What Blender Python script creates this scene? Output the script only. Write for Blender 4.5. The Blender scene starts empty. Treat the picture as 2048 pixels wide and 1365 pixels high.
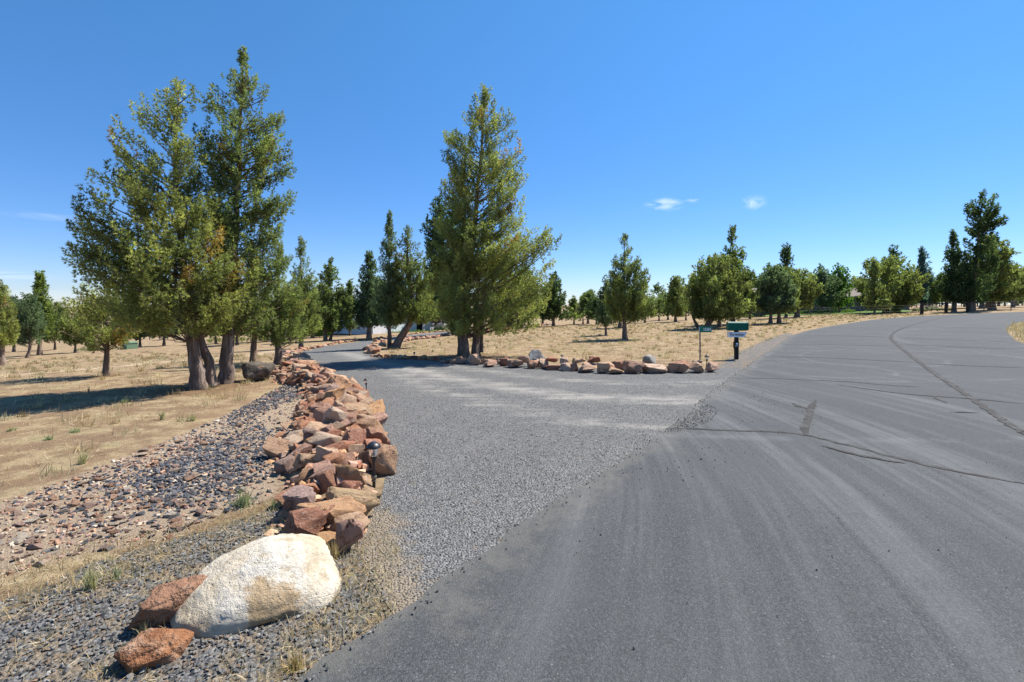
import bpy, bmesh, math, random
import numpy as np
from mathutils import Vector, Matrix, noise
from mathutils.geometry import delaunay_2d_cdt

random.seed(7)
RNG = np.random.default_rng(7)
S = bpy.context.scene
COL = S.collection

# ------------------------------------------------------------------ camera, sky, sun, exposure
CAM_H, FPX, HOR, CX = 1.7, 970.0, 610.0, 1024.0
cd = bpy.data.cameras.new('camera')
cam = bpy.data.objects.new('camera', cd)
COL.objects.link(cam)
cam.location = (0, 0, CAM_H)
cam.rotation_euler = (math.radians(90), 0, 0)
cd.sensor_width = 36
cd.lens = FPX / 2048 * 36
cd.shift_y = -(682.5 - HOR) / 2048
cd.clip_start = 0.05
cd.clip_end = 6000
S.camera = cam

SUN_AZ, SUN_EL = math.radians(54), math.radians(54)
world = bpy.data.worlds.new('World')
S.world = world
world.use_nodes = True
wn, wl = world.node_tree.nodes, world.node_tree.links
wn.clear()
w_out = wn.new('ShaderNodeOutputWorld')
w_bg = wn.new('ShaderNodeBackground')
w_sky = wn.new('ShaderNodeTexSky')
w_sky.sky_type = 'NISHITA'
w_sky.sun_disc = False
w_sky.sun_elevation = SUN_EL
w_sky.sun_rotation = SUN_AZ
w_sky.altitude = 1000
w_sky.air_density = 1.0
w_sky.dust_density = 0.0
w_sky.ozone_density = 3.0
w_bg.inputs['Strength'].default_value = 0.107
w_hs = wn.new('ShaderNodeHueSaturation')
w_hs.inputs['Saturation'].default_value = 1.23
w_hs.inputs['Hue'].default_value = 0.493
wl.new(w_sky.outputs[0], w_hs.inputs['Color'])


def sky_cloud(col_in, px, py, sx, sy, amount, scale, seed):
    """a wisp of thin cloud fixed to a direction of the sky"""
    d = Vector(((px - CX) / FPX, 1.0, (HOR - py) / FPX)).normalized()
    right = Vector((d.y, -d.x, 0)).normalized()
    up = right.cross(d)
    tc = wn.new('ShaderNodeTexCoord')

    def dot(v, k):
        n = wn.new('ShaderNodeVectorMath'); n.operation = 'DOT_PRODUCT'
        n.inputs[1].default_value = v
        wl.new(tc.outputs['Generated'], n.inputs[0])
        m = wn.new('ShaderNodeMath'); m.operation = 'MULTIPLY'; m.inputs[1].default_value = k
        wl.new(n.outputs['Value'], m.inputs[0])
        return m.outputs[0]
    a, b = dot(right, FPX / sx), dot(up, FPX / sy)
    cmb = wn.new('ShaderNodeCombineXYZ'); wl.new(a, cmb.inputs[0]); wl.new(b, cmb.inputs[1])
    front = dot(d, 1.0)
    ln = wn.new('ShaderNodeVectorMath'); ln.operation = 'LENGTH'; wl.new(cmb.outputs[0], ln.inputs[0])
    fall = wn.new('ShaderNodeMapRange'); fall.interpolation_type = 'SMOOTHSTEP'
    fall.inputs['From Min'].default_value = 1.0; fall.inputs['From Max'].default_value = 0.1
    wl.new(ln.outputs['Value'], fall.inputs['Value'])
    nz = wn.new('ShaderNodeTexNoise'); nz.inputs['Scale'].default_value = scale; nz.inputs['Detail'].default_value = 6
    nz.inputs['Distortion'].default_value = 0.6
    off = wn.new('ShaderNodeVectorMath'); off.operation = 'ADD'; off.inputs[1].default_value = (seed, seed * 2, 0)
    wl.new(cmb.outputs[0], off.inputs[0]); wl.new(off.outputs[0], nz.inputs['Vector'])
    mr = wn.new('ShaderNodeMapRange'); mr.inputs['From Min'].default_value = 0.42; mr.inputs['From Max'].default_value = 0.7
    wl.new(nz.outputs[0], mr.inputs['Value'])
    m = wn.new('ShaderNodeMath'); m.operation = 'MULTIPLY'; wl.new(fall.outputs[0], m.inputs[0]); wl.new(mr.outputs[0], m.inputs[1])
    g = wn.new('ShaderNodeMath'); g.operation = 'GREATER_THAN'; g.inputs[1].default_value = 0.0; wl.new(front, g.inputs[0])
    m2 = wn.new('ShaderNodeMath'); m2.operation = 'MULTIPLY'; wl.new(m.outputs[0], m2.inputs[0]); wl.new(g.outputs[0], m2.inputs[1])
    m3 = wn.new('ShaderNodeMath'); m3.operation = 'MULTIPLY'; m3.inputs[1].default_value = amount; wl.new(m2.outputs[0], m3.inputs[0])
    mix = wn.new('ShaderNodeMix'); mix.data_type = 'RGBA'
    wl.new(m3.outputs[0], mix.inputs[0]); wl.new(col_in, mix.inputs[6])
    mix.inputs[7].default_value = (5.6, 6.0, 6.8, 1)
    return mix.outputs[2]


# the air near the horizon is clear and blue here: one even tint by height above the horizon, all the way round
w_tc = wn.new('ShaderNodeTexCoord')
w_sep = wn.new('ShaderNodeSeparateXYZ'); wl.new(w_tc.outputs['Generated'], w_sep.inputs[0])
w_mr = wn.new('ShaderNodeMapRange'); w_mr.interpolation_type = 'SMOOTHSTEP'
w_mr.inputs['From Min'].default_value = -0.05; w_mr.inputs['From Max'].default_value = 0.75
wl.new(w_sep.outputs[2], w_mr.inputs['Value'])
w_tint = wn.new('ShaderNodeMix'); w_tint.data_type = 'RGBA'
wl.new(w_mr.outputs[0], w_tint.inputs[0])
w_tint.inputs[6].default_value = (0.45, 0.5, 0.7, 1); w_tint.inputs[7].default_value = (0.92, 0.92, 0.95, 1)
w_mul = wn.new('ShaderNodeMix'); w_mul.data_type = 'RGBA'; w_mul.blend_type = 'MULTIPLY'; w_mul.inputs[0].default_value = 1
wl.new(w_hs.outputs[0], w_mul.inputs[6]); wl.new(w_tint.outputs[2], w_mul.inputs[7])
c_ = w_mul.outputs[2]
for args in ((1328, 410, 46, 17, 0.62, 1.3, 1.0), (1385, 402, 20, 6, 0.3, 1.2, 3.0), (1508, 405, 26, 17, 0.42, 1.3, 5.0),
             (85, 432, 60, 9, 0.2, 1.0, 7.0), (20, 552, 70, 8, 0.35, 1.0, 9.0), (60, 590, 120, 12, 0.3, 1.0, 11.0)):
    c_ = sky_cloud(c_, *args)
wl.new(c_, w_bg.inputs['Color'])
wl.new(w_bg.outputs[0], w_out.inputs['Surface'])

sun_d = bpy.data.lights.new('sun', 'SUN')
sun_d.energy = 4.8
sun_d.angle = math.radians(0.5)
sun_d.color = (1.0, 0.95, 0.87)
sun = bpy.data.objects.new('sun', sun_d)
COL.objects.link(sun)
SUNV = Vector((math.sin(SUN_AZ) * math.cos(SUN_EL), math.cos(SUN_AZ) * math.cos(SUN_EL), math.sin(SUN_EL)))
sun.rotation_euler = SUNV.to_track_quat('Z', 'Y').to_euler()
sun.location = (20, 10, 40)

S.view_settings.view_transform = 'Standard'
S.view_settings.look = 'None'
S.view_settings.gamma = 1
S.view_settings.use_curve_mapping = False
S.view_settings.exposure = 1.02
S.render.engine = 'CYCLES'
S.cycles.max_bounces = 6
S.cycles.diffuse_bounces = 4
S.cycles.transparent_max_bounces = 6


# ------------------------------------------------------------------ terrain maths
def terrain(x, y):
    x = np.asarray(x, float); y = np.asarray(y, float)
    r = np.hypot(x, y)
    t = np.clip((r - 9) / 26, 0, 1)
    s = t * t * (3 - 2 * t)
    return s * (0.036 * x - 0.018 * y) * np.minimum(1, 110 / np.maximum(r, 1e-6))


def at(px, py):
    """the ground point seen at a place in the photograph"""
    dx, dz = (px - CX) / FPX, (HOR - py) / FPX
    lo, hi = 0.5, None
    y = 0.5
    while y < 400:
        if CAM_H + dz * y < float(terrain(dx * y, y)):
            hi = y
            break
        lo = y
        y *= 1.04
    if hi is None:
        hi = 400
        lo = hi
    for _ in range(30):
        m = (lo + hi) / 2
        if CAM_H + dz * m < float(terrain(dx * m, m)):
            hi = m
        else:
            lo = m
    return Vector((dx * lo, lo, float(terrain(dx * lo, lo))))


def atd(px, d):
    x = (px - CX) / FPX * d
    return Vector((x, d, float(terrain(x, d))))


def poly(pxs):
    return np.array([at(*p)[:2] if len(p) == 2 else p[:2] for p in pxs])   # a third item marks a world point


def inside(P, pts):
    x, y = pts[:, 0], pts[:, 1]
    res = np.zeros(len(pts), bool)
    n = len(P)
    for i in range(n):
        x0, y0 = P[i]; x1, y1 = P[(i + 1) % n]
        c = ((y0 > y) != (y1 > y))
        xi = (x1 - x0) * (y - y0) / (y1 - y0 + 1e-12) + x0
        res ^= c & (x < xi)
    return res


def edge_dist(P, pts, closed=True):
    d = np.full(len(pts), 1e9)
    n = len(P)
    for i in range(n if closed else n - 1):
        a = P[i]; b = P[(i + 1) % n]
        ab = b - a
        t = np.clip(((pts - a) @ ab) / (ab @ ab + 1e-12), 0, 1)
        q = a + t[:, None] * ab
        d = np.minimum(d, np.hypot(*(pts - q).T))
    return d


def soft_mask(P, pts, w):
    d = edge_dist(P, pts)
    sd = np.where(inside(P, pts), d, -d)
    return np.clip(sd / w * 0.5 + 0.5, 0, 1)


def dense(P, step, jit=0.0, closed=False):
    out = []
    n = len(P)
    for i in range(n if closed else n - 1):
        a, b = P[i], P[(i + 1) % n]
        k = max(1, int(np.hypot(*(b - a)) / step))
        for j in range(k):
            out.append(a + (b - a) * j / k)
    if not closed:
        out.append(P[-1])
    out = np.array(out)
    if jit:
        out = out + RNG.normal(0, jit, out.shape)
    return out


def smooth_line(P, it=2):
    for _ in range(it):
        Q = [P[0]]
        for a, b in zip(P[:-1], P[1:]):
            Q += [a * .75 + b * .25, a * .25 + b * .75]
        Q.append(P[-1])
        P = np.array(Q)
    return P


# ------------------------------------------------------------------ mesh helpers
def mk_mesh(name, V, F, mat=None, col=None, flat=False, attrs=None):
    V = np.ascontiguousarray(V, dtype=np.float32); F = np.ascontiguousarray(F, dtype=np.int32)
    me = bpy.data.meshes.new(name)
    m, k = F.shape
    me.vertices.add(len(V)); me.vertices.foreach_set('co', V.ravel())
    me.loops.add(m * k); me.loops.foreach_set('vertex_index', F.ravel())
    me.polygons.add(m); me.polygons.foreach_set('loop_start', np.arange(0, m * k, k, dtype=np.int32))
    me.update(calc_edges=True)
    if col is not None:
        c4 = np.ones((len(V), 4), np.float32); c4[:, :3] = col
        ca = me.color_attributes.new('tint', 'FLOAT_COLOR', 'POINT')
        ca.data.foreach_set('color', c4.ravel())
    for k_, v_ in (attrs or {}).items():
        a = me.attributes.new(k_, 'FLOAT', 'POINT')
        a.data.foreach_set('value', np.ascontiguousarray(v_, dtype=np.float32))
    if flat:
        me.shade_flat()
    if mat:
        me.materials.append(mat)
    return me


def obj(name, me, parent=None, loc=None, **tags):
    o = bpy.data.objects.new(name, me)
    COL.objects.link(o)
    if loc is not None:
        o.location = loc
    if parent is not None:
        o.parent = parent
    for k, v in tags.items():
        if v is not None:
            o[k] = v
    return o


def thing(name, label, cat, loc=(0, 0, 0), group=None, rz=0.0):
    o = bpy.data.objects.new(name, None)
    o.empty_display_size = 0.2
    COL.objects.link(o)
    o.location = loc
    o.rotation_euler = (0, 0, rz)
    o['label'] = label; o['category'] = cat
    if group:
        o['group'] = group
    return o


class MB:
    """collects triangles of simple shapes into one mesh"""
    def __init__(s):
        s.v, s.f, s.n = [], [], 0

    def add(s, V, F):
        V = np.asarray(V, float); F = np.asarray(F, int)
        if F.shape[1] == 4:
            F = np.concatenate([F[:, [0, 1, 2]], F[:, [0, 2, 3]]])
        s.v.append(V); s.f.append(F + s.n); s.n += len(V)
        return s

    def box(s, c, d, rz=0.0, taper=1.0):
        x, y, z = np.array(d) / 2
        V = np.array([[i * x * (taper if k > 0 else 1), j * y * (taper if k > 0 else 1), k * z] for k in (-1, 1) for j in (-1, 1) for i in (-1, 1)], float)
        if rz:
            c_, s_ = math.cos(rz), math.sin(rz)
            V[:, :2] = V[:, :2] @ np.array([[c_, s_], [-s_, c_]])
        F = [[0, 2, 3, 1], [4, 5, 7, 6], [0, 1, 5, 4], [2, 6, 7, 3], [0, 4, 6, 2], [1, 3, 7, 5]]
        return s.add(V + np.array(c), F)

    def lathe(s, prof, n=16, c=(0, 0, 0), cap=True):
        a = np.linspace(0, 2 * np.pi, n, endpoint=False)
        V = [[r * math.cos(t), r * math.sin(t), z] for r, z in prof for t in a]
        F = []
        for i in range(len(prof) - 1):
            for j in range(n):
                k = (j + 1) % n
                F.append([i * n + j, i * n + k, (i + 1) * n + k, (i + 1) * n + j])
        s.add(np.array(V) + np.array(c), F)
        return s

    def tube(s, P, R, n=8, flute=None):
        V, F = tube_arrays(np.asarray(P, float), np.asarray(R, float), n, flute)
        return s.add(V, F)

    def mesh(s, name, mat, flat=False, col=None):
        return mk_mesh(name, np.concatenate(s.v), np.concatenate(s.f), mat, col, flat)


def tube_arrays(P, R, n=8, flute=None):
    m = len(P)
    T = np.gradient(P, axis=0)
    T /= np.linalg.norm(T, axis=1)[:, None] + 1e-9
    up = np.array([0.0, 1.0, 0.13]) if abs(T[0] @ np.array([0, 1, 0])) < .9 else np.array([1.0, 0, 0])
    V = np.zeros((m, n, 3))
    a = np.linspace(0, 2 * np.pi, n, endpoint=False)
    for i in range(m):
        u = np.cross(T[i], up); u /= np.linalg.norm(u) + 1e-9
        w = np.cross(T[i], u)
        rr = np.full(n, R[i]) if flute is None else R[i] * flute[i]
        V[i] = P[i] + rr[:, None] * (np.cos(a)[:, None] * u + np.sin(a)[:, None] * w)
    F = []
    for i in range(m - 1):
        for j in range(n):
            k = (j + 1) % n
            F.append([i * n + j, i * n + k, (i + 1) * n + k, (i + 1) * n + j])
    V = V.reshape(-1, 3)
    V = np.vstack([V, P[-1:]])
    F = np.array(F)
    F = np.concatenate([F[:, [0, 1, 2]], F[:, [0, 2, 3]]])
    capf = np.array([[(m - 1) * n + j, (m - 1) * n + (j + 1) % n, m * n] for j in range(n)])
    return V, np.concatenate([F, capf])


def sheet(name, P, mat, off, step, kind='structure', skirt=0.0, parent=None):
    """polygon laid on the terrain"""
    P = np.asarray(P)
    lo, hi = P.min(0), P.max(0)
    gx, gy = np.meshgrid(np.arange(lo[0], hi[0], step), np.arange(lo[1], hi[1], step))
    g = np.column_stack([gx.ravel(), gy.ravel()])
    g = g[inside(P, g) & (edge_dist(P, g) > step * .3)]
    pts = [Vector(p) for p in P] + [Vector(p) for p in g]
    n = len(P)
    vs, es, fs, *_ = delaunay_2d_cdt(pts, [(i, (i + 1) % n) for i in range(n)], [], 1, 1e-5)
    V = np.array([[v.x, v.y, 0] for v in vs])
    V[:, 2] = terrain(V[:, 0], V[:, 1]) + off
    F = np.array([f for f in fs])
    a, b, c = V[F[:, 0], :2], V[F[:, 1], :2], V[F[:, 2], :2]
    cr = (b[:, 0] - a[:, 0]) * (c[:, 1] - a[:, 1]) - (b[:, 1] - a[:, 1]) * (c[:, 0] - a[:, 0])
    F[cr < 0] = F[cr < 0][:, ::-1]
    if skirt:
        z = terrain(P[:, 0], P[:, 1]) + off
        out = np.roll(P, -1, 0) - np.roll(P, 1, 0)
        out = np.column_stack([out[:, 1], -out[:, 0]]); out /= np.linalg.norm(out, axis=1)[:, None] + 1e-9
        area = np.sum(P[:, 0] * np.roll(P[:, 1], -1) - np.roll(P[:, 0], -1) * P[:, 1])
        out *= np.sign(area)
        B = np.column_stack([P + out * skirt * .7, z - skirt])
        Tn = np.column_stack([P, z])
        k = len(V)
        V = np.vstack([V, Tn, B])
        i = np.arange(n); j = (i + 1) % n
        Q = np.concatenate([np.column_stack([k + i, k + n + i, k + n + j]), np.column_stack([k + i, k + n + j, k + j])])
        F = np.concatenate([F, Q])
    return obj(name, mk_mesh(name, V, F, mat), parent, kind=kind if parent is None else None)


def ribbon(P, W, off):
    """flat strip of varying width along a line on the ground"""
    T = np.gradient(P, axis=0); T /= np.linalg.norm(T, axis=1)[:, None] + 1e-9
    N = np.column_stack([-T[:, 1], T[:, 0]])
    L, R = P + N * W[:, :1] / 2, P - N * W[:, 1:] / 2
    n = len(P)
    XY = np.vstack([L, R])
    V = np.column_stack([XY, terrain(XY[:, 0], XY[:, 1]) + off])
    i = np.arange(n - 1)
    F = np.concatenate([np.column_stack([i, n + i, n + i + 1]), np.column_stack([i, n + i + 1, i + 1])])
    return V, F


# ------------------------------------------------------------------ materials
class NT:
    def __init__(s, name):
        s.m = bpy.data.materials.new(name); s.m.use_nodes = True
        s.n, s.l = s.m.node_tree.nodes, s.m.node_tree.links
        s.n.clear()
        s.out = s.n.new('ShaderNodeOutputMaterial')

    def node(s, t, **kw):
        n = s.n.new('ShaderNode' + t)
        for k, v in kw.items():
            setattr(n, k, v)
        return n

    def set(s, sock, v):
        if hasattr(v, 'is_output') or isinstance(v, bpy.types.NodeSocket):
            s.l.new(v, sock)
        else:
            if isinstance(v, (tuple, list)) and len(v) == 3 and sock.type == 'RGBA':
                v = (*v, 1)
            sock.default_value = v

    def noise(s, vec, scale, detail=4, rough=.55, dist=0.0, col=False):
        n = s.node('TexNoise')
        if vec is not None:
            s.l.new(vec, n.inputs['Vector'])
        n.inputs['Scale'].default_value = scale; n.inputs['Detail'].default_value = detail
        n.inputs['Roughness'].default_value = rough; n.inputs['Distortion'].default_value = dist
        return n.outputs[1 if col else 0]

    def vor(s, vec, scale, feat='F1', out='Distance', rand=1.0):
        n = s.node('TexVoronoi', feature=feat)
        if vec is not None:
            s.l.new(vec, n.inputs['Vector'])
        n.inputs['Scale'].default_value = scale
        n.inputs['Randomness'].default_value = rand
        return n.outputs[out]

    def ramp(s, fac, stops, interp='LINEAR'):
        n = s.node('ValToRGB')
        n.color_ramp.interpolation = interp
        e = n.color_ramp.elements
        while len(e) < len(stops):
            e.new(0.5)
        for el, (p, c) in zip(e, stops):
            el.position = p
            el.color = (c, c, c, 1) if isinstance(c, (int, float)) else (*c, 1)
        s.l.new(fac, n.inputs[0])
        return n.outputs[0]

    def mix(s, f, a, b, mode='MIX'):
        n = s.node('Mix', data_type='RGBA', blend_type=mode)
        s.set(n.inputs[0], f); s.set(n.inputs[6], a); s.set(n.inputs[7], b)
        return n.outputs[2]

    def math(s, op, a, b=0.0, clamp=False):
        n = s.node('Math', operation=op, use_clamp=clamp)
        s.set(n.inputs[0], a); s.set(n.inputs[1], b)
        return n.outputs[0]

    def rng(s, v, a, b, c=0.0, d=1.0, smooth=True):
        n = s.node('MapRange', interpolation_type='SMOOTHSTEP' if smooth else 'LINEAR')
        s.set(n.inputs['Value'], v)
        for k, x in zip(('From Min', 'From Max', 'To Min', 'To Max'), (a, b, c, d)):
            n.inputs[k].default_value = x
        return n.outputs[0]

    def pos(s):
        return s.node('NewGeometry').outputs['Position']

    def objc(s):
        return s.node('TexCoord').outputs['Object']

    def mapping(s, vec, scale=(1, 1, 1), rot=(0, 0, 0), loc=(0, 0, 0)):
        n = s.node('Mapping')
        s.l.new(vec, n.inputs[0])
        n.inputs['Scale'].default_value = scale; n.inputs['Rotation'].default_value = rot; n.inputs['Location'].default_value = loc
        return n.outputs[0]

    def attr(s, name, out='Fac'):
        n = s.node('Attribute', attribute_name=name)
        return n.outputs[out]

    def bump(s, h, strength, dist, nrm=None):
        n = s.node('Bump')
        n.inputs['Strength'].default_value = strength; n.inputs['Distance'].default_value = dist
        s.l.new(h, n.inputs['Height'])
        if nrm is not None:
            s.l.new(nrm, n.inputs['Normal'])
        return n.outputs[0]

    def bsdf(s, col, rough=.9, nrm=None, spec=.25, metal=0.0, trans=0.0, link=True, coat=0.0):
        b = s.node('BsdfPrincipled')
        s.set(b.inputs['Base Color'], col); s.set(b.inputs['Roughness'], rough)
        b.inputs['Specular IOR Level'].default_value = spec
        b.inputs['Metallic'].default_value = metal
        b.inputs['Transmission Weight'].default_value = trans
        b.inputs['Coat Weight'].default_value = coat
        if nrm is not None:
            s.l.new(nrm, b.inputs['Normal'])
        if link:
            s.l.new(b.outputs[0], s.out.inputs['Surface'])
        return b


def m_plain(name, col, rough=.6, spec=.3, metal=0.0, var=.12, scale=30, coat=0.0, trans=0.0):
    t = NT(name)
    p = t.objc()
    n = t.noise(p, scale, 5)
    c = t.mix(t.rng(n, .35, .7), tuple(x * (1 - var) for x in col), tuple(min(1, x * (1 + var)) for x in col))
    t.bsdf(c, rough, t.bump(n, .08, .01), spec, metal, trans, coat=coat)
    return t.m


def m_ground():
    t = NT('dry_ground')
    p = t.pos()
    n1 = t.noise(p, .35, 5, .6)
    n2 = t.noise(p, 2.2, 6, .65)
    n3 = t.noise(p, 14, 6, .7)
    n4 = t.noise(p, 70, 4, .7)
    straw = t.ramp(n3, [(.25, (.215, .156, .087)), (.5, (.34, .26, .153)), (.75, (.455, .365, .232))])
    soil = t.ramp(n4, [(.3, (.14, .09, .052)), (.7, (.27, .185, .115))])
    c = t.mix(t.rng(n2, .42, .62), soil, straw)
    c = t.mix(t.math('MULTIPLY', t.rng(n1, .42, .68), .4), c, (.33, .22, .122))
    c = t.mix(t.math('MULTIPLY', t.rng(t.noise(p, .8, 6, .75, .6), .52, .66), .45), c, (.17, .115, .068))
    gr = t.math('MULTIPLY', t.rng(t.noise(p, 1.1, 5, .7), .57, .72), .45)
    c = t.mix(gr, c, (.19, .19, .075))
    # pale bare track
    dirt = t.math('MULTIPLY', t.rng(t.math('ADD', t.attr('dirt'), t.math('MULTIPLY', t.math('SUBTRACT', n2, .5), 1.1)), .35, .7), .75)
    c = t.mix(dirt, c, t.ramp(n4, [(.3, (.42, .32, .21)), (.7, (.6, .48, .34))]))
    # needle litter under crowns
    lit = t.rng(t.math('ADD', t.attr('litter'), t.math('MULTIPLY', t.math('SUBTRACT', n3, .5), .7)), .35, .75)
    c = t.mix(t.math('MULTIPLY', lit, .8), c, t.ramp(n4, [(.3, (.09, .052, .028)), (.7, (.22, .135, .075))]))
    # stony tan ground of the rubble bed
    rub = t.rng(t.math('ADD', t.attr('rubble'), t.math('MULTIPLY', t.math('SUBTRACT', n3, .5), .8)), .4, .6)
    c = t.mix(rub, c, t.ramp(n4, [(.25, (.17, .12, .078)), (.5, (.31, .235, .165)), (.78, (.46, .37, .28))]))
    # grey chips of the verge
    v = t.vor(p, 46, out='Color')
    chips = t.ramp(v, [(.1, (.06, .06, .063)), (.5, (.15, .15, .154)), (.95, (.27, .268, .265))])
    gm = t.rng(t.math('ADD', t.attr('gravel'), t.math('MULTIPLY', t.math('SUBTRACT', n3, .5), .9)), .42, .58)
    st = t.rng(t.noise(p, 5, 6, .75), .44, .56)
    chips = t.mix(t.math('MULTIPLY', st, .7), chips, t.ramp(n4, [(.3, (.15, .11, .07)), (.7, (.36, .28, .185))]))
    c = t.mix(gm, c, chips)
    d = t.vor(p, 46)
    h = t.math('ADD', t.math('MULTIPLY', n3, .6), t.math('ADD', t.math('MULTIPLY', n4, .5), t.math('MULTIPLY', t.math('MULTIPLY', d, gm), -.6)))
    nb = t.bump(t.math('ADD', h, t.math('MULTIPLY', t.noise(p, 4, 4), .9)), .9, .05)
    t.bsdf(c, .95, nb, .1)
    return t.m


def m_gravel():
    t = NT('driveway_gravel')
    p = t.pos()
    v = t.vor(p, 60, out='Color')
    d = t.vor(p, 60)
    chips = t.ramp(v, [(.05, (.065, .064, .063)), (.45, (.15, .148, .144)), (.8, (.21, .206, .198)), (.97, (.31, .297, .27))])
    n2 = t.noise(p, 1.4, 5, .65)
    n4 = t.noise(p, 60, 4, .7)
    chips = t.mix(t.rng(t.noise(p, 9, 5, .7), .58, .72), chips, (.2, .165, .13))
    # wheel-compacted pale dust, swept along the drive's curve
    dust = t.math('ADD', t.attr('dust'), t.math('MULTIPLY', t.math('SUBTRACT', t.noise(p, 3, 6, .7), .5), .9))
    streak = t.noise(t.mapping(p, (.35, 2.6, 1), (0, 0, .16)), 1.6, 5, .6)
    dust = t.math('MULTIPLY', t.rng(t.math('ADD', dust, t.math('MULTIPLY', t.math('SUBTRACT', streak, .5), 1.2)), .3, .95), .8)
    pale = t.ramp(n4, [(.3, (.24, .222, .195)), (.7, (.39, .365, .325))])
    c = t.mix(dust, chips, pale)
    c = t.mix(t.math('MULTIPLY', t.rng(n2, .35, .75), .25), c, (.1, .1, .11))
    edge = t.rng(t.math('ADD', t.attr('straw'), t.math('MULTIPLY', t.math('SUBTRACT', t.noise(p, 6, 6, .75), .5), 1.3)), .35, .7)
    c = t.mix(t.math('MULTIPLY', edge, .6), c, t.ramp(n4, [(.3, (.15, .11, .07)), (.7, (.36, .28, .185))]))
    h = t.math('SUBTRACT', t.math('MULTIPLY', n4, .3), t.math('MULTIPLY', d, t.math('SUBTRACT', 1.0, t.math('MULTIPLY', dust, .7))))
    t.bsdf(c, .95, t.bump(h, .8, .03), .12)
    return t.m


def m_asphalt():
    t = NT('asphalt')
    p = t.pos()
    n1 = t.noise(p, .5, 5, .6)
    n2 = t.noise(p, 3, 5, .7)
    agg = t.vor(p, 130, out='Color')
    ad = t.vor(p, 130)
    fine = t.noise(p, 210, 3, .7)
    c = t.ramp(agg, [(.0, (.029, .031, .032)), (.55, (.056, .0595, .0615)), (.9, (.09, .0945, .0965)), (1.0, (.18, .18, .175))])
    c = t.mix(t.math('MULTIPLY', t.rng(n1, .35, .7), .45), c, (.072, .076, .078))
    # dusty wheel tracks fanning from the drive mouth
    sep = t.node('SeparateXYZ'); t.l.new(p, sep.inputs[0])
    y = t.math('SUBTRACT', sep.outputs[1], 7.5)
    bend = t.math('MULTIPLY', t.math('MULTIPLY', y, y), .035)
    u = t.math('ADD', sep.outputs[0], bend)
    cmb = t.node('CombineXYZ'); t.l.new(u, cmb.inputs[0]); t.l.new(t.math('MULTIPLY', sep.outputs[1], .045), cmb.inputs[1])
    s1 = t.noise(cmb.outputs[0], 1.7, 5, .65, .4)
    s2 = t.noise(cmb.outputs[0], 9, 3, .6)
    near = t.rng(t.attr('mouth'), .0, 1.0)
    tr = t.rng(t.math('ADD', t.math('MULTIPLY', s1, .72), t.math('MULTIPLY', s2, .28)), .44, .66)
    tr = t.math('MULTIPLY', tr, t.math('ADD', t.math('MULTIPLY', near, .44), .11))
    tr = t.math('MULTIPLY', tr, t.rng(n2, .2, .62, .45, 1.0))
    c = t.mix(tr, c, t.ramp(fine, [(.3, (.135, .139, .14)), (.7, (.2, .204, .203))]))
    # grit and dirt gathered along the broken edge
    eg = t.rng(t.math('ADD', t.attr('edge'), t.math('MULTIPLY', t.math('SUBTRACT', t.noise(p, 5, 6, .75), .5), 1.5)), .55, 1.05)
    c = t.mix(t.math('MULTIPLY', eg, .4), c, t.ramp(fine, [(.3, (.1, .09, .075)), (.7, (.2, .185, .16))]))
    # arcs left by turning wheels in front of the mailbox
    def arc(cx, cy, r, w, amt):
        vm = t.node('VectorMath', operation='DISTANCE'); t.l.new(p, vm.inputs[0]); vm.inputs[1].default_value = (cx, cy, 0)
        dd = t.math('ABSOLUTE', t.math('SUBTRACT', vm.outputs['Value'], r))
        return t.math('MULTIPLY', t.math('MULTIPLY', t.rng(dd, w, 0), t.rng(t.noise(p, 1.2, 4, .7), .42, .6)), amt)
    a = None
    for q in ((8.0, 12.6, 1.55, .1, .3), (10.6, 15.2, 2.3, .14, .25), (12.5, 14.0, 3.6, .1, .22), (16, 21, 5.0, .2, .25), (9, 20, 9.5, .18, .22), (5, 22, 16.0, .2, .2), (30, 14, 15.0, .3, .2)):
        r = arc(*q)
        a = r if a is None else t.math('MAXIMUM', a, r)
    c = t.mix(a, c, (.2, .203, .21))
    # damp-dark stains near the lower edge
    c = t.mix(t.math('MULTIPLY', t.rng(t.noise(p, .9, 6, .7, .4), .6, .78), .45), c, (.042, .043, .046))
    h = t.math('ADD', t.math('MULTIPLY', ad, -1.0), t.math('MULTIPLY', fine, .5))
    t.bsdf(c, .88, t.bump(h, .55, .008), .22)
    return t.m


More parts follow.
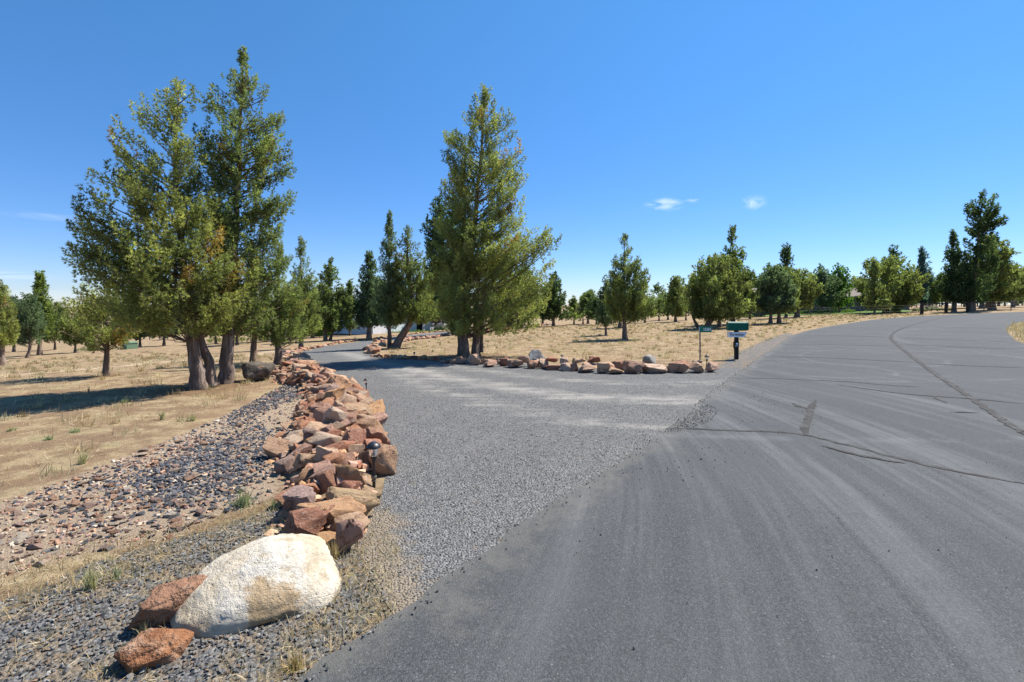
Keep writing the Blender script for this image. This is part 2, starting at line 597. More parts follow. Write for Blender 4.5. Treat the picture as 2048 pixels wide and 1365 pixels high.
def m_rock(name, use_obj=True, fixed=None):
    t = NT(name)
    oi = t.node('ObjectInfo')
    p = t.objc() if use_obj else t.pos()
    if use_obj:
        sh = t.node('VectorMath', operation='MULTIPLY_ADD')
        t.l.new(p, sh.inputs[0]); sh.inputs[1].default_value = (1, 1, 1)
        cm = t.node('CombineXYZ')
        for i in range(3):
            t.l.new(t.math('MULTIPLY', oi.outputs['Random'], 37.0 + 11 * i), cm.inputs[i])
        t.l.new(cm.outputs[0], sh.inputs[2])
        p = sh.outputs[0]
    base = (oi.outputs['Color'] if use_obj else t.attr('tint', 'Color')) if fixed is None else fixed
    k = 1.0 if use_obj else 7.0
    n1 = t.noise(p, 1.3 * k, 6, .62, .5)
    n2 = t.noise(p, 4.5 * k, 6, .68)
    n3 = t.noise(p, 18 * k, 5, .7)
    dark = t.mix(1.0, base, (.42, .36, .34), 'MULTIPLY')
    pale = t.mix(.42, base, (.62, .5, .38))
    c = t.mix(t.rng(n1, .3, .52), dark, base)
    c = t.mix(t.math('MULTIPLY', t.rng(n2, .5, .68), .75), c, pale)
    c = t.mix(t.math('MULTIPLY', t.rng(n3, .58, .75), .55), c, dark)
    c = t.mix(t.math('MULTIPLY', t.rng(t.noise(p, 2.6 * k, 5, .7), .62, .72), .5), c, (.33, .14, .05))
    cr = t.rng(t.vor(t.mapping(p, (1, 1, 2.1)), 2.3 * k, 'DISTANCE_TO_EDGE'), .0, .035)
    h = t.math('ADD', t.math('ADD', t.math('MULTIPLY', n2, .6), t.math('MULTIPLY', n3, .3)), t.math('MULTIPLY', cr, .1))
    t.bsdf(c, .88, t.bump(h, .75, .12 if use_obj else .02), .2)
    return t.m


def m_chip(name):
    t = NT(name)
    p = t.pos()
    n = t.noise(p, 60, 4, .7)
    b = t.attr('tint', 'Color')
    c = t.mix(t.rng(n, .3, .75), t.mix(1.0, b, (.72, .72, .72), 'MULTIPLY'), b)
    t.bsdf(c, .9, t.bump(n, .3, .005), .15)
    return t.m


def m_leaf(name, transl=.35):
    t = NT(name)
    b = t.attr('tint', 'Color')
    pr = t.bsdf(b, .75, None, .18, link=False)
    tr = t.node('BsdfTranslucent')
    t.set(tr.inputs[0], t.mix(1.0, b, (1.05, 1.2, .7), 'MULTIPLY'))
    mx = t.node('MixShader'); mx.inputs[0].default_value = transl
    t.l.new(pr.outputs[0], mx.inputs[1]); t.l.new(tr.outputs[0], mx.inputs[2])
    t.l.new(mx.outputs[0], t.out.inputs['Surface'])
    return t.m


def m_bark(name, a, b):
    t = NT(name)
    p = t.objc()
    q = t.mapping(p, (9, 9, 1.3))
    n = t.noise(q, 1.4, 6, .7, .8)
    f = t.noise(t.mapping(p, (30, 30, 4)), 1.6, 5, .7)
    c = t.ramp(n, [(.3, tuple(x * .45 for x in a)), (.5, a), (.72, b)])
    c = t.mix(t.math('MULTIPLY', t.rng(f, .5, .75), .5), c, (.2, .16, .135))
    h = t.math('ADD', n, t.math('MULTIPLY', f, .5))
    t.bsdf(c, .95, t.bump(h, 1.0, .05), .1)
    return t.m


def m_boulder():
    t = NT('pale_boulder')
    p = t.objc()
    n1 = t.noise(p, 2.2, 6, .62, .5)
    n2 = t.noise(p, 9, 7, .7)
    n3 = t.noise(p, 45, 5, .72)
    sep = t.node('SeparateXYZ'); t.l.new(p, sep.inputs[0])
    c = t.ramp(n2, [(.25, (.34, .27, .18)), (.5, (.5, .425, .31)), (.75, (.58, .51, .4))])
    white = t.math('MULTIPLY', t.rng(t.math('ADD', t.math('MULTIPLY', sep.outputs[2], 2.6), t.math('MULTIPLY', t.math('SUBTRACT', n1, .5), 1.5)), .2, .6), t.rng(n2, .34, .52))  # sunlit top painted in: whiter towards the top, broken up by noise
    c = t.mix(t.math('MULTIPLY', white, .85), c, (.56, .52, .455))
    # ochre break on the front side
    vm = t.node('VectorMath', operation='DISTANCE')
    t.l.new(t.mapping(p, (1.0, .7, 1.1)), vm.inputs[0]); vm.inputs[1].default_value = (.07, -.22, .03)
    oc = t.rng(t.math('ADD', vm.outputs['Value'], t.math('MULTIPLY', t.math('SUBTRACT', n1, .5), .9)), .23, .15)
    oc = t.math('MULTIPLY', oc, t.rng(n2, .28, .46))
    strat = t.rng(t.noise(t.mapping(p, (1.2, 2, 9), (.25, .1, 0)), 2.2, 5, .7), .5, .66)
    c = t.mix(t.math('MULTIPLY', strat, .4), c, (.2, .14, .08))
    c = t.mix(t.math('MULTIPLY', oc, .7), c, t.ramp(n3, [(.3, (.2, .11, .035)), (.7, (.38, .25, .115))]))
    c = t.mix(t.math('MULTIPLY', t.rng(n3, .62, .74), .35), c, (.3, .22, .13))
    pit = t.rng(t.vor(p, 26), .0, .22)
    crk = t.rng(t.vor(t.mapping(p, (1, 1.6, 2.6), (.3, .2, .4)), 3.1, 'DISTANCE_TO_EDGE'), .0, .02)
    c = t.mix(t.math('MULTIPLY', t.math('SUBTRACT', 1.0, crk), t.math('MULTIPLY', t.rng(n1, .5, .62), .25)), c, (.2, .15, .1))
    h = t.math('ADD', t.math('ADD', t.math('MULTIPLY', n2, .8), t.math('MULTIPLY', n3, .35)), t.math('ADD', t.math('MULTIPLY', pit, .15), t.math('MULTIPLY', crk, .03)))
    t.bsdf(c, .9, t.bump(h, .8, .05), .15)
    return t.m


M_GROUND, M_GRAVEL, M_ROAD = m_ground(), m_gravel(), m_asphalt()
M_ROCK, M_ROCKV, M_CHIP, M_BOULDER = m_rock('red_rock'), m_rock('rubble_rock', False), m_chip('stone_chips'), m_boulder()
M_LEAF, M_STRAW = m_leaf('juniper_foliage', .5), m_leaf('dry_grass', .3)
M_BARK = m_bark('juniper_bark', (.19, .135, .102), (.4, .325, .275))
M_SOIL = m_plain('packed_soil', (.2, .135, .085), .95, .1, var=.35, scale=9)
M_TAR = None
M_BLACK = m_plain('black_plastic', (.012, .013, .015), .42, .5)
M_BLACKWOOD = m_plain('black_painted_wood', (.01, .01, .012), .6, .3)
M_GREEN = m_plain('green_enamel', (.0, .1, .06), .55, .3)
M_SIGN = m_plain('green_sign_face', (.0, .17, .095), .4, .5, var=.04)
M_WHITE = m_plain('white_plastic', (.72, .74, .78), .5, .4, var=.05)
M_INK = m_plain('printed_ink', (.03, .035, .06), .7, .2)
M_REFL = m_plain('white_reflective', (.85, .87, .87), .45, .5, var=.02)
M_STEEL = m_plain('weathered_steel', (.17, .16, .13), .6, .4, .3, var=.3, scale=60)


def m_glass(name, col, rough=.15):
    t = NT(name)
    t.bsdf(col, rough, None, .5, 0, .85)
    return t.m


M_LENS = m_glass('clear_lens', (.9, .92, .92))


def m_tar():
    t = NT('crack_sealant')
    p = t.pos()
    n = t.noise(p, 24, 6, .75)
    c = t.ramp(n, [(.3, (.01, .009, .008)), (.5, (.019, .017, .015)), (.62, (.034, .03, .026)), (.8, (.075, .066, .054))])
    c = t.mix(t.rng(t.noise(p, 5, 5, .8), .46, .58), c, (.05, .049, .047))
    t.bsdf(c, .85, t.bump(n, .4, .01), .25)
    return t.m


M_TAR = m_tar()

# ------------------------------------------------------------------ outlines of the setting
road_left = [(598, 1367), (615, 1355), (700, 1295), (789, 1233), (943, 1122), (1056, 1047), (1148, 985), (1250, 921), (1300, 886), (1336, 859),
             (1378, 824), (1410, 796), (1434, 779), (1479, 744), (1519, 716), (1559, 689), (1583, 672), (1612, 663), (1650, 655), (1739, 641), (1833, 633), (1959, 627.5), (2048, 624.5), (2250, 619)]
RL = poly(road_left)
RL = np.vstack([[[-4.4, -3.0]], RL])
rl_fine = dense(RL[:21], .07, .006)
_n = np.array([[noise.fractal((x * 2.3, y * 2.3, s_), .8, 2, 4) for s_ in (0, 7)] for x, y in rl_fine])
rl_fine[1:-1] += _n[1:-1] * .045
island = [(2250, 636), (2120, 639), (2048, 643), (2026, 648), (2015, 655), (2012, 664), (2026, 680), (2048, 689), (2120, 712), (2250, 750)]
ISL = dense(smooth_line(poly(island), 1), .4, .02)
ROAD = np.vstack([rl_fine, RL[21:], ISL, [[26, 5], [26, -3]]])

drive_px = [(1340, 900), (1345, 858), (1412, 806), (1455, 770), (1489, 745), (1478, 735), (1440, 738), (1300, 742), (1180, 737), (1060, 728), (970, 722), (900, 718),
            (830, 716), (768, 714), (742, 708), (738, 699), (752, 690), (778, 683), (820, 678), (875, 672.5), (915, 667.5), (960, 663), (1005, 659.5), (1050, 655), (1105, 650),
            (1100, 647.5), (1040, 651), (980, 655.5), (940, 659), (905, 662.5), (866, 666), (819, 670.5), (772, 676), (741, 681), (694, 687), (647, 693), (606, 703), (588, 713),
            (600, 726), (640, 738), (690, 756), (735, 790), (760, 830), (772, 880), (775, 930), (765, 985), (735, 1040), (715, 1100), (740, 1160), (800, 1250), (950, 1140), (1060, 1068), (1160, 1000), (1260, 935)]
DRIVE = dense(poly(drive_px), .35, 0, True)

verge_px = [(-4.5, 2.2, 0), (-4.0, 3.0, 0), (-60, 1225), (60, 1185), (190, 1125), (330, 1085), (470, 1045), (560, 1012), (640, 1005), (730, 1010), (735, 1100), (800, 1250), (600, 1375), (-1.3, 1.7, 0), (-4.5, -1, 0)]
VERGE = poly(verge_px)
rubble_px = [(-120, 1060), (0, 1005), (120, 965), (240, 918), (330, 885), (420, 845), (490, 812), (545, 782), (590, 762), (615, 775), (608, 800), (590, 840), (575, 870), (560, 930), (560, 985), (520, 1010), (430, 1035), (330, 1080), (160, 1110), (0, 1160), (-150, 1180)]
RUBBLE = poly(rubble_px)
wallL_px = [(548, 1080), (545, 1040), (585, 985), (545, 925), (560, 885), (590, 845), (606, 805), (600, 775), (555, 768), (540, 752), (560, 738), (585, 726)]
wallR_px = [(718, 1105), (733, 1050), (758, 990), (770, 940), (766, 900), (757, 855), (738, 812), (720, 790), (684, 770), (654, 753), (628, 741), (598, 730)]

# ground mesh -------------------------------------------------------


def axis(lo, hi, a, b, step, grow):
    core = list(np.arange(a, b + 1e-6, step))
    out, s, x = [], step, b
    while x < hi:
        s = min(s * grow, 60); x += s; out.append(x)
    inn, s, x = [], step, a
    while x > lo:
        s = min(s * grow, 60); x -= s; inn.append(x)
    return np.array(inn[::-1] + core + out)


gx = axis(-1500, 1500, -8, 13, .12, 1.09)
gy = axis(-60, 3000, 1.2, 27, .12, 1.09)
GX, GY = np.meshgrid(gx, gy)
GP = np.column_stack([GX.ravel(), GY.ravel()])
GZ = terrain(GP[:, 0], GP[:, 1])
nx, ny = len(gx), len(gy)
idx = np.arange(nx * ny).reshape(ny, nx)
GF = np.column_stack([idx[:-1, :-1].ravel(), idx[:-1, 1:].ravel(), idx[1:, 1:].ravel(), idx[1:, :-1].ravel()])
near = (np.hypot(GP[:, 0], GP[:, 1]) < 60)
a_ver = np.zeros(len(GP)); a_rub = a_ver.copy(); a_dirt = a_ver.copy(); a_lit = a_ver.copy()
a_ver[near] = soft_mask(VERGE, GP[near], .25)
a_rub[near] = soft_mask(RUBBLE, GP[near], .3)
mail_px = [(1400, 745), (1440, 728), (1475, 705), (1530, 680), (1580, 664), (1586, 672), (1560, 690), (1520, 717), (1480, 745), (1440, 775)]
a_ver[near] = np.maximum(a_ver[near], soft_mask(poly(mail_px), GP[near], .5) * .95)
trk = poly([(-200, 765), (0, 752), (180, 738), (330, 724), (500, 712), (560, 700)])
a_dirt[near] = np.clip(1 - edge_dist(trk, GP[near], False) / 1.7, 0, 1) * .62
for (lx, ly, lr) in ((400, 778, 1.9), (450, 770, 1.4), (940, 712, 2.2), (212, 752, .8), (560, 726, 1.0), (785, 697, 1.4)):
    q = np.array(at(lx, ly)[:2])
    a_lit[near] = np.maximum(a_lit[near], np.clip(1 - np.hypot(*(GP[near] - q).T) / lr, 0, 1))
obj('ground', mk_mesh('ground', np.column_stack([GP, GZ]), GF, M_GROUND, attrs={'gravel': a_ver, 'rubble': a_rub, 'dirt': a_dirt, 'litter': a_lit}), kind='structure')

road = sheet('road', ROAD, M_ROAD, .022, 1.0, skirt=.045)
mouth = poly([(1360, 850), (1440, 800)]).mean(0)
V = np.array([v.co for v in road.data.vertices])
at_ = road.data.attributes.new('edge', 'FLOAT', 'POINT')
at_.data.foreach_set('value', np.clip(1 - edge_dist(rl_fine, V[:, :2], False) / .25, 0, 1).astype(np.float32))
at_ = road.data.attributes.new('mouth', 'FLOAT', 'POINT')
at_.data.foreach_set('value', np.clip(1 - (np.hypot(V[:, 0] - mouth[0], V[:, 1] - mouth[1]) - 1.5) / 7.5, 0, 1).astype(np.float32))
drive = sheet('driveway', DRIVE, M_GRAVEL, .004, .35)
V = np.array([v.co for v in drive.data.vertices])[:, :2]
dust = np.zeros(len(V))
for ln, w, k in (([(1440, 800), (1250, 800), (1120, 790), (980, 772), (850, 748), (740, 722), (680, 705)], 1.1, .8), ([(1430, 765), (1250, 768), (1100, 758), (950, 740), (830, 722)], .9, .62),
                 ([(1350, 855), (1220, 850), (1100, 835), (960, 805), (860, 775), (770, 742)], 1.0, .6)):
    dd = edge_dist(smooth_line(poly(ln)), V, False)
    dust = np.maximum(dust, k * np.clip(1 - dd / w, 0, 1))
at_ = drive.data.attributes.new('straw', 'FLOAT', 'POINT')
at_.data.foreach_set('value', np.clip(1 - edge_dist(poly([(745, 1040), (715, 1100), (740, 1160), (800, 1235)]), V, False) / .55, 0, 1).astype(np.float32))
at_ = drive.data.attributes.new('dust', 'FLOAT', 'POINT')
at_.data.foreach_set('value', dust.astype(np.float32))

# crack sealing on the road -----------------------------------------
seams = [([(1340, 860), (1400, 862), (1480, 866), (1560, 868), (1610, 873), (1660, 886), (1720, 900), (1790, 920), (1880, 942), (1960, 957), (2060, 975)], .06, .6),
         ([(1612, 875), (1608, 860), (1618, 838), (1622, 820), (1630, 802)], .1, .5), ([(1585, 810), (1600, 817), (1620, 822)], .09, .6),
         ([(1643, 896), (1690, 909), (1750, 922), (1810, 932)], .06, .6),
         ([(1962, 626), (1900, 633), (1850, 644), (1805, 657), (1783, 670), (1780, 678), (1795, 692), (1815, 708), (1840, 728), (1880, 757), (1930, 790), (1985, 830), (2060, 880)], .1, .8),
         ([(1562, 690), (1640, 690), (1720, 693), (1782, 692)], .05, .4), ([(1525, 716), (1620, 716), (1740, 722), (1830, 727)], .07, .4), ([(1590, 671), (1700, 673), (1780, 676)], .05, .4),
         ([(1840, 729), (1960, 735), (2060, 738)], .05, .4), ([(1790, 690), (1900, 695), (2060, 702)], .05, .4), ([(1785, 677), (1900, 681), (2020, 686)], .04, .4),
         ([(1460, 758), (1540, 759), (1620, 763), (1700, 766), (1760, 772), (1840, 777)], .06, .6), ([(1672, 772), (1740, 782), (1800, 790), (1870, 796), (1940, 800), (2060, 812)], .05, .6),
         ([(1865, 795), (1880, 803), (1893, 809)], .05, .5), ([(1900, 828), (1960, 829)], .05, .6), ([(1660, 656), (1760, 657), (1850, 656)], .06, .4),
         ([(1850, 655), (1930, 657), (2010, 659)], .05, .4), ([(1745, 645), (1850, 646), (1950, 644)], .06, .4), ([(1860, 667), (1940, 665), (2008, 667)], .05, .3)]
for k, (ln, w, rough) in enumerate(seams):
    w = w * (1.35 if w < .055 else 1.0)
    P = dense(smooth_line(poly(ln), 2), .09, .006)
    if len(P) < 4:
        continue
    tt = np.linspace(0, 20, len(P))
    wv = np.array([[noise.noise((len(P) * .13 + t_ * 1.7, k, s_)) for s_ in (0, 9)] for t_ in np.arange(len(P)) * .45])
    W = w * (1 + rough * 1.6 * wv) * np.minimum(1, np.minimum(np.arange(len(P)) + 1, np.arange(len(P))[::-1] + 1) / 6)[:, None]
    P = P + np.column_stack([wv[:, 0], wv[:, 1]]) * w * .35
    V, F = ribbon(P, np.maximum(W, .006), .0262 + .0009 * (k % 5))
    obj('crack_seal', mk_mesh('crack_seal', V, F, M_TAR), road)

# ------------------------------------------------------------------ stones


def ico(n):
    bm = bmesh.new()
    bmesh.ops.create_icosphere(bm, subdivisions=n, radius=1)
    bm.verts.ensure_lookup_table()
    V = np.array([v.co for v in bm.verts]); F = np.array([[v.index for v in f.verts] for f in bm.faces])
    bm.free()
    return V, F


ICO = {k: ico(k) for k in (1, 2, 3, 4, 5)}


def rock_arrays(seed, sub=3, planes=11, rough=.035, round_=0.0, freq=2.4):
    """angular broken rock: hull of a few points, edges knocked off, faces roughened; fits a cube of side 2"""
    r = np.random.default_rng(seed)
    n = planes + 3
    P = r.normal(size=(n, 3)); P /= np.linalg.norm(P, axis=1)[:, None]
    P = np.sign(P) * np.abs(P) ** .75
    P *= r.uniform(.78, 1.0, (n, 1))
    bm = bmesh.new()
    for p in P:
        bm.verts.new(p)
    res = bmesh.ops.convex_hull(bm, input=bm.verts)
    bmesh.ops.delete(bm, geom=[v for v in bm.verts if not v.link_faces], context='VERTS')
    bmesh.ops.dissolve_limit(bm, angle_limit=.2, verts=bm.verts, edges=bm.edges)
    if sub >= 2:
        bmesh.ops.bevel(bm, geom=bm.edges[:] + bm.verts[:], offset=.05 + .1 * round_, segments=1, affect='EDGES')
    bmesh.ops.triangulate(bm, faces=bm.faces)
    if sub >= 3:
        for _ in range(sub - 2):
            bmesh.ops.subdivide_edges(bm, edges=[e for e in bm.edges if e.calc_length() > .16], cuts=1)
            bmesh.ops.triangulate(bm, faces=bm.faces)
    bm.verts.index_update(); bm.normal_update()
    V = np.array([v.co for v in bm.verts]); N = np.array([v.normal for v in bm.verts])
    F = np.array([[v.index for v in f.verts] for f in bm.faces])
    bm.free()
    if rough:
        for i in range(len(V)):
            p = Vector(V[i] * freq) + Vector((seed * 3.1, 0, 0))
            V[i] += N[i] * rough * (1.6 * noise.fractal(p * .6, .7, 2.1, 2) + 1.1 * noise.fractal(p * 2.2, .7, 2.1, 3))
    V -= (V.max(0) + V.min(0)) / 2
    V /= (V.max(0) - V.min(0)) / 2
    return V, F


def soft_sharp(me, ang=.5):
    """smooth shading that keeps the broken edges"""
    bm = bmesh.new(); bm.from_mesh(me)
    for e in bm.edges:
        e.smooth = not (len(e.link_faces) == 2 and e.calc_face_angle(0) > ang)
    bm.to_mesh(me); bm.free()
    return me


ROCKS = [soft_sharp(mk_mesh('stone', *rock_arrays(100 + i, 4 if i < 14 else 2, 8 + i % 5, .05 if i < 14 else .02), M_ROCK), .45) for i in range(22)]
TONES = [(.47, .225, .125), (.54, .3, .17), (.4, .175, .105), (.57, .38, .25), (.5, .265, .16), (.52, .38, .27), (.4, .22, .15), (.55, .31, .15), (.46, .27, .195), (.54, .35, .22), (.44, .2, .12), (.3, .2, .16)]


def tone(r=random, table=TONES, v=.16):
    c = r.choice(table)
    k = r.uniform(1 - v, 1 + v)
    return tuple(min(.8, x * k) for x in c)


def put_stone(parent, loc, size, rot=None, col=None, me=None, name='stone'):
    o = obj(name, me or random.choice(ROCKS), parent)
    o.location = Vector(loc) - parent.location if parent is not None else loc
    o.scale = [s / 2 for s in size]
    o.rotation_euler = rot or (random.uniform(-.25, .25), random.uniform(-.25, .25), random.uniform(0, 6.28))
    c = col or tone()
    o.color = (*c, 1)
    return o


def px_stone(parent, x, yb, w, h, depth=.8, tilt=None, col=None, me=None, sink=.08, yaw=None, ground=None):
    """a stone w by h photo pixels standing at the ground point (x, yb)"""
    g = at(x, yb) if ground is None else at(x, ground)
    s = g.y / FPX
    W, H = w * s, h * s
    z = g.z + H * (.5 - sink) + (0 if ground is None else (ground - yb) * s)
    return put_stone(parent, (g.x, g.y + W * depth * .3, z), (W, W * depth, H), tilt or (random.uniform(-.12, .12), random.uniform(-.12, .12), random.uniform(-.3, .3) if yaw is None else yaw), col, me)


def mound(name, L, R, hgt, parent, mat=M_SOIL):
    n = len(L); k = 9
    V = []
    for i in range(n):
        e = min(1, (i + .2) / 2.0, (n - 1 - i + .2) / 2.0)
        for j in range(k):
            u = j / (k - 1)
            p = L[i] * (1 - u) + R[i] * u
            V.append([p[0], p[1], float(terrain(*p)) - .04 + hgt * e * math.sin(math.pi * u) ** .8 + random.uniform(-.015, .015)])
    V = np.array(V) - np.array(parent.location)
    F = [[i * k + j, i * k + j + 1, (i + 1) * k + j + 1, (i + 1) * k + j] for i in range(n - 1) for j in range(k - 1)]
    return obj(name, mk_mesh(name, V, np.array(F), mat), parent)


def resample(P, n):
    d = np.r_[0, np.cumsum(np.hypot(*np.diff(P, axis=0).T))]
    t = np.linspace(0, d[-1], n)
    return np.column_stack([np.interp(t, d, P[:, 0]), np.interp(t, d, P[:, 1])])


# big left border: piled angular rock between the rubble bed and the drive
WL, WR = resample(poly(wallL_px), 26), resample(poly(wallR_px), 26)
border = thing('stone_border', 'broad pile of red and tan angular rocks between the gravel drive and the rubble bed', 'rock border', (*((WL[13] + WR[13]) / 2), 0), 'stone borders along the drive')
mound('soil_core', WL, WR, .2, border)
BR = random.Random(5)
hero = [  # x, y of the foot, width, height, depth ratio, colour, lift(px above ground)
    (602, 1083, 106, 54, .75, (.36, .165, .1)), (692, 1108, 58, 72, .8, (.46, .27, .2)), (655, 1062, 130, 52, .8, (.5, .29, .155)), (698, 1040, 122, 56, .55, (.5, .34, .19)),
    (598, 1040, 66, 66, .8, (.44, .3, .25)), (652, 1012, 56, 72, .7, (.36, .18, .11)), (610, 985, 56, 46, .8, (.34, .19, .11)), (690, 1000, 74, 74, .6, (.46, .27, .14)),
    (763, 952, 58, 62, .7, (.5, .3, .18)), (655, 950, 62, 34, .8, (.5, .4, .29)), (697, 925, 62, 66, .8, (.38, .18, .115)), (744, 910, 60, 56, .8, (.4, .21, .13)), (728, 878, 72, 44, .8, (.4, .235, .14)),
    (549, 920, 52, 42, .8, (.52, .32, .2)), (622, 905, 48, 34, .8, (.4, .2, .1)), (650, 892, 44, 40, .8, (.47, .28, .13)), (668, 905, 46, 30, .8, (.36, .19, .13)), (596, 945, 46, 36, .8, (.4, .22, .14)),
    (708, 850, 68, 42, .8, (.46, .3, .18)), (712, 822, 62, 34, .8, (.45, .28, .18)), (708, 803, 50, 24, .5, (.56, .43, .31)), (690, 862, 40, 32, .8, (.38, .2, .1)), (600, 870, 40, 30, .8, (.4, .22, .13)),
    (735, 945, 44, 48, .8, (.38, .24, .15)), (700, 958, 46, 30, .8, (.42, .25, .13)), (672, 975, 36, 40, .8, (.36, .2, .12))]
placed = []
for k, (x, yb, w, h, dp, c) in enumerate(hero):
    g = at(x, yb)
    o = px_stone(border, x, yb, w, h, dp, col=c, me=ROCKS[k % 14], sink=.06)
    placed.append((o.location.x + border.location.x, o.location.y + border.location.y, w * g.y / FPX / 2))
cand = []
LG = at(748, 976)   # keep the foot of the near path light clear
tri = 0
sizes = sorted([BR.uniform(.22, .42) for _ in range(100)] + [BR.uniform(.13, .24) for _ in range(330)], reverse=True)
for sz in sizes:
    for _ in range(26):
        ti = BR.random() ** .8 * 24.9
        i = int(ti); f = ti - i
        u = BR.random() if sz < .22 else .35 + .65 * BR.random()
        if sz > .3 and ti < 3:
            continue
        Lp = WL[i] * (1 - f) + WL[i + 1] * f; Rp = WR[i] * (1 - f) + WR[i + 1] * f
        p = Lp * (1 - u) + Rp * u
        if (p[0] - LG.x) ** 2 + (p[1] - LG.y + .06) ** 2 < .36 ** 2:
            continue
        if all((p[0] - a) ** 2 + (p[1] - b) ** 2 > (.56 * (sz / 2 + r)) ** 2 for a, b, r in placed):
            placed.append((p[0], p[1], sz / 2))
            e = min(1, (ti + .2) / 2, (25 - ti + .2) / 2)
            z = float(terrain(*p)) - .04 + .2 * e * math.sin(math.pi * min(max(u, 0), 1)) ** .8
            hh = sz * BR.uniform(.5, .85)
            cand.append((sz, (p[0], p[1], z + hh * .28), (sz * BR.uniform(.9, 1.35), sz * BR.uniform(.7, 1), hh)))
            break
cand = cand[:272]
for k, (sz, loc, dim) in enumerate(cand):
    put_stone(border, loc, dim, me=ROCKS[k % 22], rot=(BR.uniform(-.45, .45), BR.uniform(-.45, .45), BR.uniform(0, 6.28)), col=tone(BR))


def rubble_mesh(pts, size, tint, sub=1, squash=.55, sink=.25, seeds=14, planes=9):
    """many small angular stones as one mesh; pts N,3; size N"""
    n = len(pts)
    T = []
    for k in range(seeds):
        r = np.random.default_rng(900 + k)
        rings = []
        for zz, rr in ((-.75, .75), (.75, .7)):
            a = np.linspace(0, 2 * np.pi, 5, endpoint=False) + r.uniform(-.45, .45, 5)
            rings.append(np.column_stack([np.cos(a), np.sin(a), zz + r.uniform(-.35, .35, 5)]) * (r.uniform(.65, 1.1, (5, 1)) * np.array([rr + .3, rr + .3, 1])))
        T.append(np.vstack(rings + [[[0, 0, -1]], [[r.uniform(-.3, .3), r.uniform(-.3, .3), 1]]]))
    TV = np.array(T)
    F0 = np.array([[i, (i + 1) % 5, 5 + (i + 1) % 5] for i in range(5)] + [[i, 5 + (i + 1) % 5, 5 + i] for i in range(5)] + [[(i + 1) % 5, i, 10] for i in range(5)] + [[5 + i, 5 + (i + 1) % 5, 11] for i in range(5)])
    ti = RNG.integers(0, seeds, n)
    a = RNG.uniform(0, 2 * np.pi, n); b = RNG.normal(0, .3, n); c = RNG.normal(0, .3, n)
    sc = np.column_stack([size * RNG.uniform(.8, 1.3, n), size * RNG.uniform(.6, 1, n), size * squash * RNG.uniform(.6, 1.3, n)]) / 2
    Vt = TV[ti] * sc[:, None, :]
    ca, sa, cb, sb, cc, sc_ = np.cos(a), np.sin(a), np.cos(b), np.sin(b), np.cos(c), np.sin(c)
    x, y, z = Vt[..., 0], Vt[..., 1], Vt[..., 2]
    y, z = y * cb[:, None] - z * sb[:, None], y * sb[:, None] + z * cb[:, None]
    x, z = x * cc[:, None] + z * sc_[:, None], -x * sc_[:, None] + z * cc[:, None]
    x, y = x * ca[:, None] - y * sa[:, None], x * sa[:, None] + y * ca[:, None]
    V = np.stack([x, y, z], -1) + pts[:, None, :]
    V[..., 2] += (sc[:, 2] * (1 - 2 * sink))[:, None]
    m = TV.shape[1]
    F = (F0[None] + (np.arange(n) * m)[:, None, None]).reshape(-1, 3)
    return V.reshape(-1, 3), F, np.repeat(tint, m, 0)


def chips_mesh(pts, size, tint, squash=.6):
    """gravel chips: seven corners each"""
    n = len(pts)
    seeds = 12
    T = []
    for s in range(seeds):
        r = np.random.default_rng(50 + s)
        a = np.sort(r.uniform(0, 2 * np.pi, 5)) * .5 + np.linspace(0, 2 * np.pi, 5, endpoint=False) * .5
        ring = np.column_stack([np.cos(a), np.sin(a), r.uniform(-.5, .5, 5)]) * r.uniform(.7, 1.1, (5, 1))
        T.append(np.vstack([ring, [[r.uniform(-.4, .4), r.uniform(-.4, .4), 1]], [[0, 0, -1]]]))
    T = np.array(T)
    F0 = np.array([[i, (i + 1) % 5, 5] for i in range(5)] + [[(i + 1) % 5, i, 6] for i in range(5)])
    ti = RNG.integers(0, seeds, n)
    Vt = T[ti] * (np.column_stack([size * RNG.uniform(.8, 1.4, n), size * RNG.uniform(.6, 1, n), size * squash * RNG.uniform(.6, 1.3, n)]) / 2)[:, None, :]
    a = RNG.uniform(0, 2 * np.pi, n); b = RNG.normal(0, .45, n)
    x, y, z = Vt[..., 0], Vt[..., 1], Vt[..., 2]
    y, z = y * np.cos(b)[:, None] - z * np.sin(b)[:, None], y * np.sin(b)[:, None] + z * np.cos(b)[:, None]
    x, y = x * np.cos(a)[:, None] - y * np.sin(a)[:, None], x * np.sin(a)[:, None] + y * np.cos(a)[:, None]
    V = np.stack([x, y, z], -1) + pts[:, None, :]
    F = (F0[None] + (np.arange(n) * 7)[:, None, None]).reshape(-1, 3)
    return V.reshape(-1, 3), F, np.repeat(tint, 7, 0)


def sample(P, density, maxd=None, falloff=None, n_max=400000):
    lo, hi = P.min(0), P.max(0)
    n = int((hi[0] - lo[0]) * (hi[1] - lo[1]) * density)
    n = min(n, n_max)
    q = RNG.uniform(lo, hi, (n, 2))
    q = q[inside(P, q)]
    if falloff is not None:
        r = np.hypot(q[:, 0], q[:, 1])
        q = q[RNG.random(len(q)) < falloff(r)]
    return q


def zed(q, off=0.0):
    return np.column_stack([q, terrain(q[:, 0], q[:, 1]) + off])


def pick(table, n, v=.2):
    t = np.array(table)[RNG.integers(0, len(table), n)]
    return t * RNG.uniform(1 - v, 1 + v, (n, 1))


def fbm(q, f, seed=0.0):
    return np.array([noise.fractal((x * f, y * f, seed), .8, 2.0, 4) for x, y in q])


